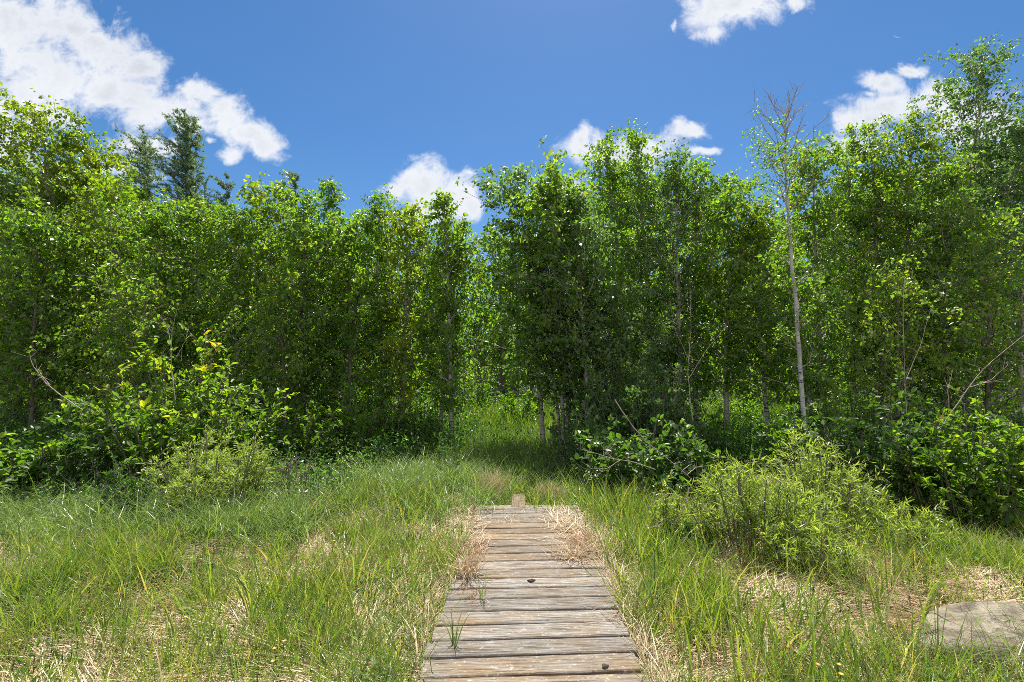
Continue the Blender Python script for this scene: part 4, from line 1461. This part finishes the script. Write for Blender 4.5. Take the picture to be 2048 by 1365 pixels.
clump('dry_grass_tuft', 'low dead grass stand right of the lone board', 1105, 1006, 320, .32, 'straw', 88, (.05, .7), (.1, 1.0), w=(.006, .012), r=.09, z=-.1)
clump('dry_grass_tuft', 'russet dead grass lying over the left plank ends, beyond the largest upright tuft', 945, 1095, 300, .26, 'russet', 96, (1.0, 1.6), (-.1, .7), w=(.004, .008), r=.07, ry=.14)
clump('dry_grass_tuft', 'russet dead grass drooping over the right plank ends near the tuft with dark stalks', 1168, 1085, 260, .26, 'russet', 97, (.9, 1.6), (-.1, .7), w=(.004, .008), r=.06, ry=.16)
clump('green_grass_tuft', 'single green tuft growing through the near planks at left', 908, 1292, 12, .24, 'grass', 89, (.02, .35), (.1, .9), (.006, .01), r=.012)
clump('green_grass_tuft', 'few tall green blades growing between planks beyond the near green tuft', 962, 1204, 8, .30, 'grass', 90, (.02, .3), (.1, .8), (.003, .006), r=.015)
clump('dry_stalk_tangle', 'tangle of thin dark stalks lying over the right plank ends', 1215, 1232, 14, .32, 'russet', 91, (1.1, 1.5), (.1, .3), (.002, .004), r=.07, cat='stalks')
clump('green_grass_tuft', 'arching green tuft just right of the lone board', 1082, 992, 60, .34, 'grass', 92, (.1, .6), (.5, 1.6), (.004, .008), r=.07, z=-.15)


def edge_straw():
    """dead stalks draped along both boardwalk edges"""
    rng = np.random.default_rng(95)
    n = 3400
    y = rng.uniform(1.8, 5.9, n)
    s = np.where(rng.uniform(0, 1, n) < .3, -1, 1)
    x = BW_C + BW_S * y + s * (BW_W / 2 + np.abs(rng.normal(.02, .11, n)))
    base = np.stack([x, y, rng.uniform(-.15, 0.0, n)], 1)
    k = vnoise(x * 3, y, 1.7, 14) > .50
    base, s = base[k], s[k]
    n = len(base)
    az = np.where(rng.uniform(0, 1, n) < .6, np.pi / 2 + rng.normal(0, .6, n), rng.uniform(0, 6.28, n))
    v, f, m_ = ribbons(base, az, rng.uniform(.10, .30, n), rng.uniform(.5, 1.45, n), rng.uniform(.2, 1.2, n), rng.uniform(.0025, .005, n), 4, rng)
    g = Geo()
    g.add(v, f, np.repeat(np.clip(rng.normal(.5, .25, n), 0, 1), m_))
    setp(g.build('edge_straw', M['straw']), kind='stuff')


edge_straw()


def wildflower(label, px, py, n, h, seed):
    rng = np.random.default_rng(seed)
    u, v_ = ray(px, py)
    D = (CAM_H + .17 - h) / -v_
    z0 = float(gz(u * D, D))
    root = empty('wildflower', (u * D, D, z0), label, 'flower')
    a = rng.uniform(0, 6.28, n)
    k = np.linspace(0, 1, 4)
    end = np.stack([np.cos(a) * .05, np.sin(a) * .05, h * rng.uniform(.8, 1.1, n)], 1)
    P = end[:, None] * k[None, :, None]
    v, f = tubes(P, np.full((n, 4), .0018), 4)
    g = Geo()
    g.add(v, f)
    m = 14
    ti = np.repeat(np.arange(n), m)
    s_ = rng.uniform(.1, .85, n * m)
    pos = end[ti] * s_[:, None]
    v, f, m_ = leaves(pos, rand_dir(rng, n * m) + [0, 0, .3], rand_dir(rng, n * m) + [0, 0, 1], rng.uniform(.025, .045, n * m), np.full(n * m, .012), .2)
    g.add(v, f, np.repeat(rng.uniform(.5, 1, n * m), m_))
    g.build('stems', M['herb_leaf'], root)
    g = Geo()
    for e in end:
        q = 9
        b = np.arange(q) / q * 6.28
        ax = np.stack([np.cos(b), np.sin(b), b * 0 + .35], 1)
        v, f, m_ = leaves(np.repeat(e[None], q, 0), ax, np.tile([0, 0, 1.0], (q, 1)), np.full(q, .014), np.full(q, .008), .1)
        g.add(v, f, np.full(len(f), .5))
    g.build('blossoms', M['yellow'], root)


M['yellow'] = leaf_mat('yellow_petal', [(0, (0.6, 0.32, 0.02)), (1, (0.75, 0.5, 0.03))], .3, (1, 1, 1))
wildflower('small yellow flowers in the grass left of the boulder, lower right', 1658, 1322, 5, .30, 501)
wildflower('two yellow-flowered stems in the middle of the left meadow', 668, 1075, 3, .28, 502)
wildflower('low yellow-flowered weed in the near grass at lower left', 560, 1290, 3, .24, 503)


def lump(name, label, loc, size, matn, seed, sub=4, rough=.18, cat='stone'):
    import bmesh
    rng = random.Random(seed)
    bm = bmesh.new()
    bmesh.ops.create_icosphere(bm, subdivisions=sub, radius=1)
    from mathutils import noise as mn
    off = Vector((rng.uniform(0, 50), rng.uniform(0, 50), rng.uniform(0, 50)))
    for v in bm.verts:
        d = mn.noise(v.co * 1.1 + off) * rough * 1.8 + mn.noise(v.co * 3 + off) * rough * .6 + mn.noise(v.co * 9 + off) * rough * .15
        v.co = v.co * (1 + d)
        v.co.x *= size[0]
        v.co.y *= size[1]
        v.co.z *= size[2]
    for f in bm.faces:
        f.smooth = True
    me = bpy.data.meshes.new(name)
    bm.to_mesh(me)
    bm.free()
    me.materials.append(M[matn])
    o = bpy.data.objects.new(name, me)
    o.location = loc
    COL.objects.link(o)
    setp(o, label, cat)
    return o


lump('boulder', 'big pale rounded boulder in the grass at the lower right corner', (3.25, 3.15, -.17), (.68, .33, .24), 'rock', 1, 5, .15, 'boulder')
u_, v_ = ray(1210, 1336)
lump('pebble', 'dark brown pebble near the right end of the nearest plank', (u_ * 1.6 / -v_, 1.6 / -v_, .010), (.016, .012, .012), 'pebble', 2, 3, .3)
u_, v_ = ray(1187, 1346)
lump('pebble', 'tiny dark crumb left of the brown pebble on the nearest plank', (u_ * 1.6 / -v_, 1.6 / -v_, .006), (.007, .006, .006), 'pebble', 3, 3, .3)
u_, v_ = ray(1063, 1164)
lump('pebble', 'dark clod in the middle of the boardwalk', (u_ * 1.6 / -v_, 1.6 / -v_, .010), (.026, .012, .013), 'pebble', 4, 3, .4, 'clod')
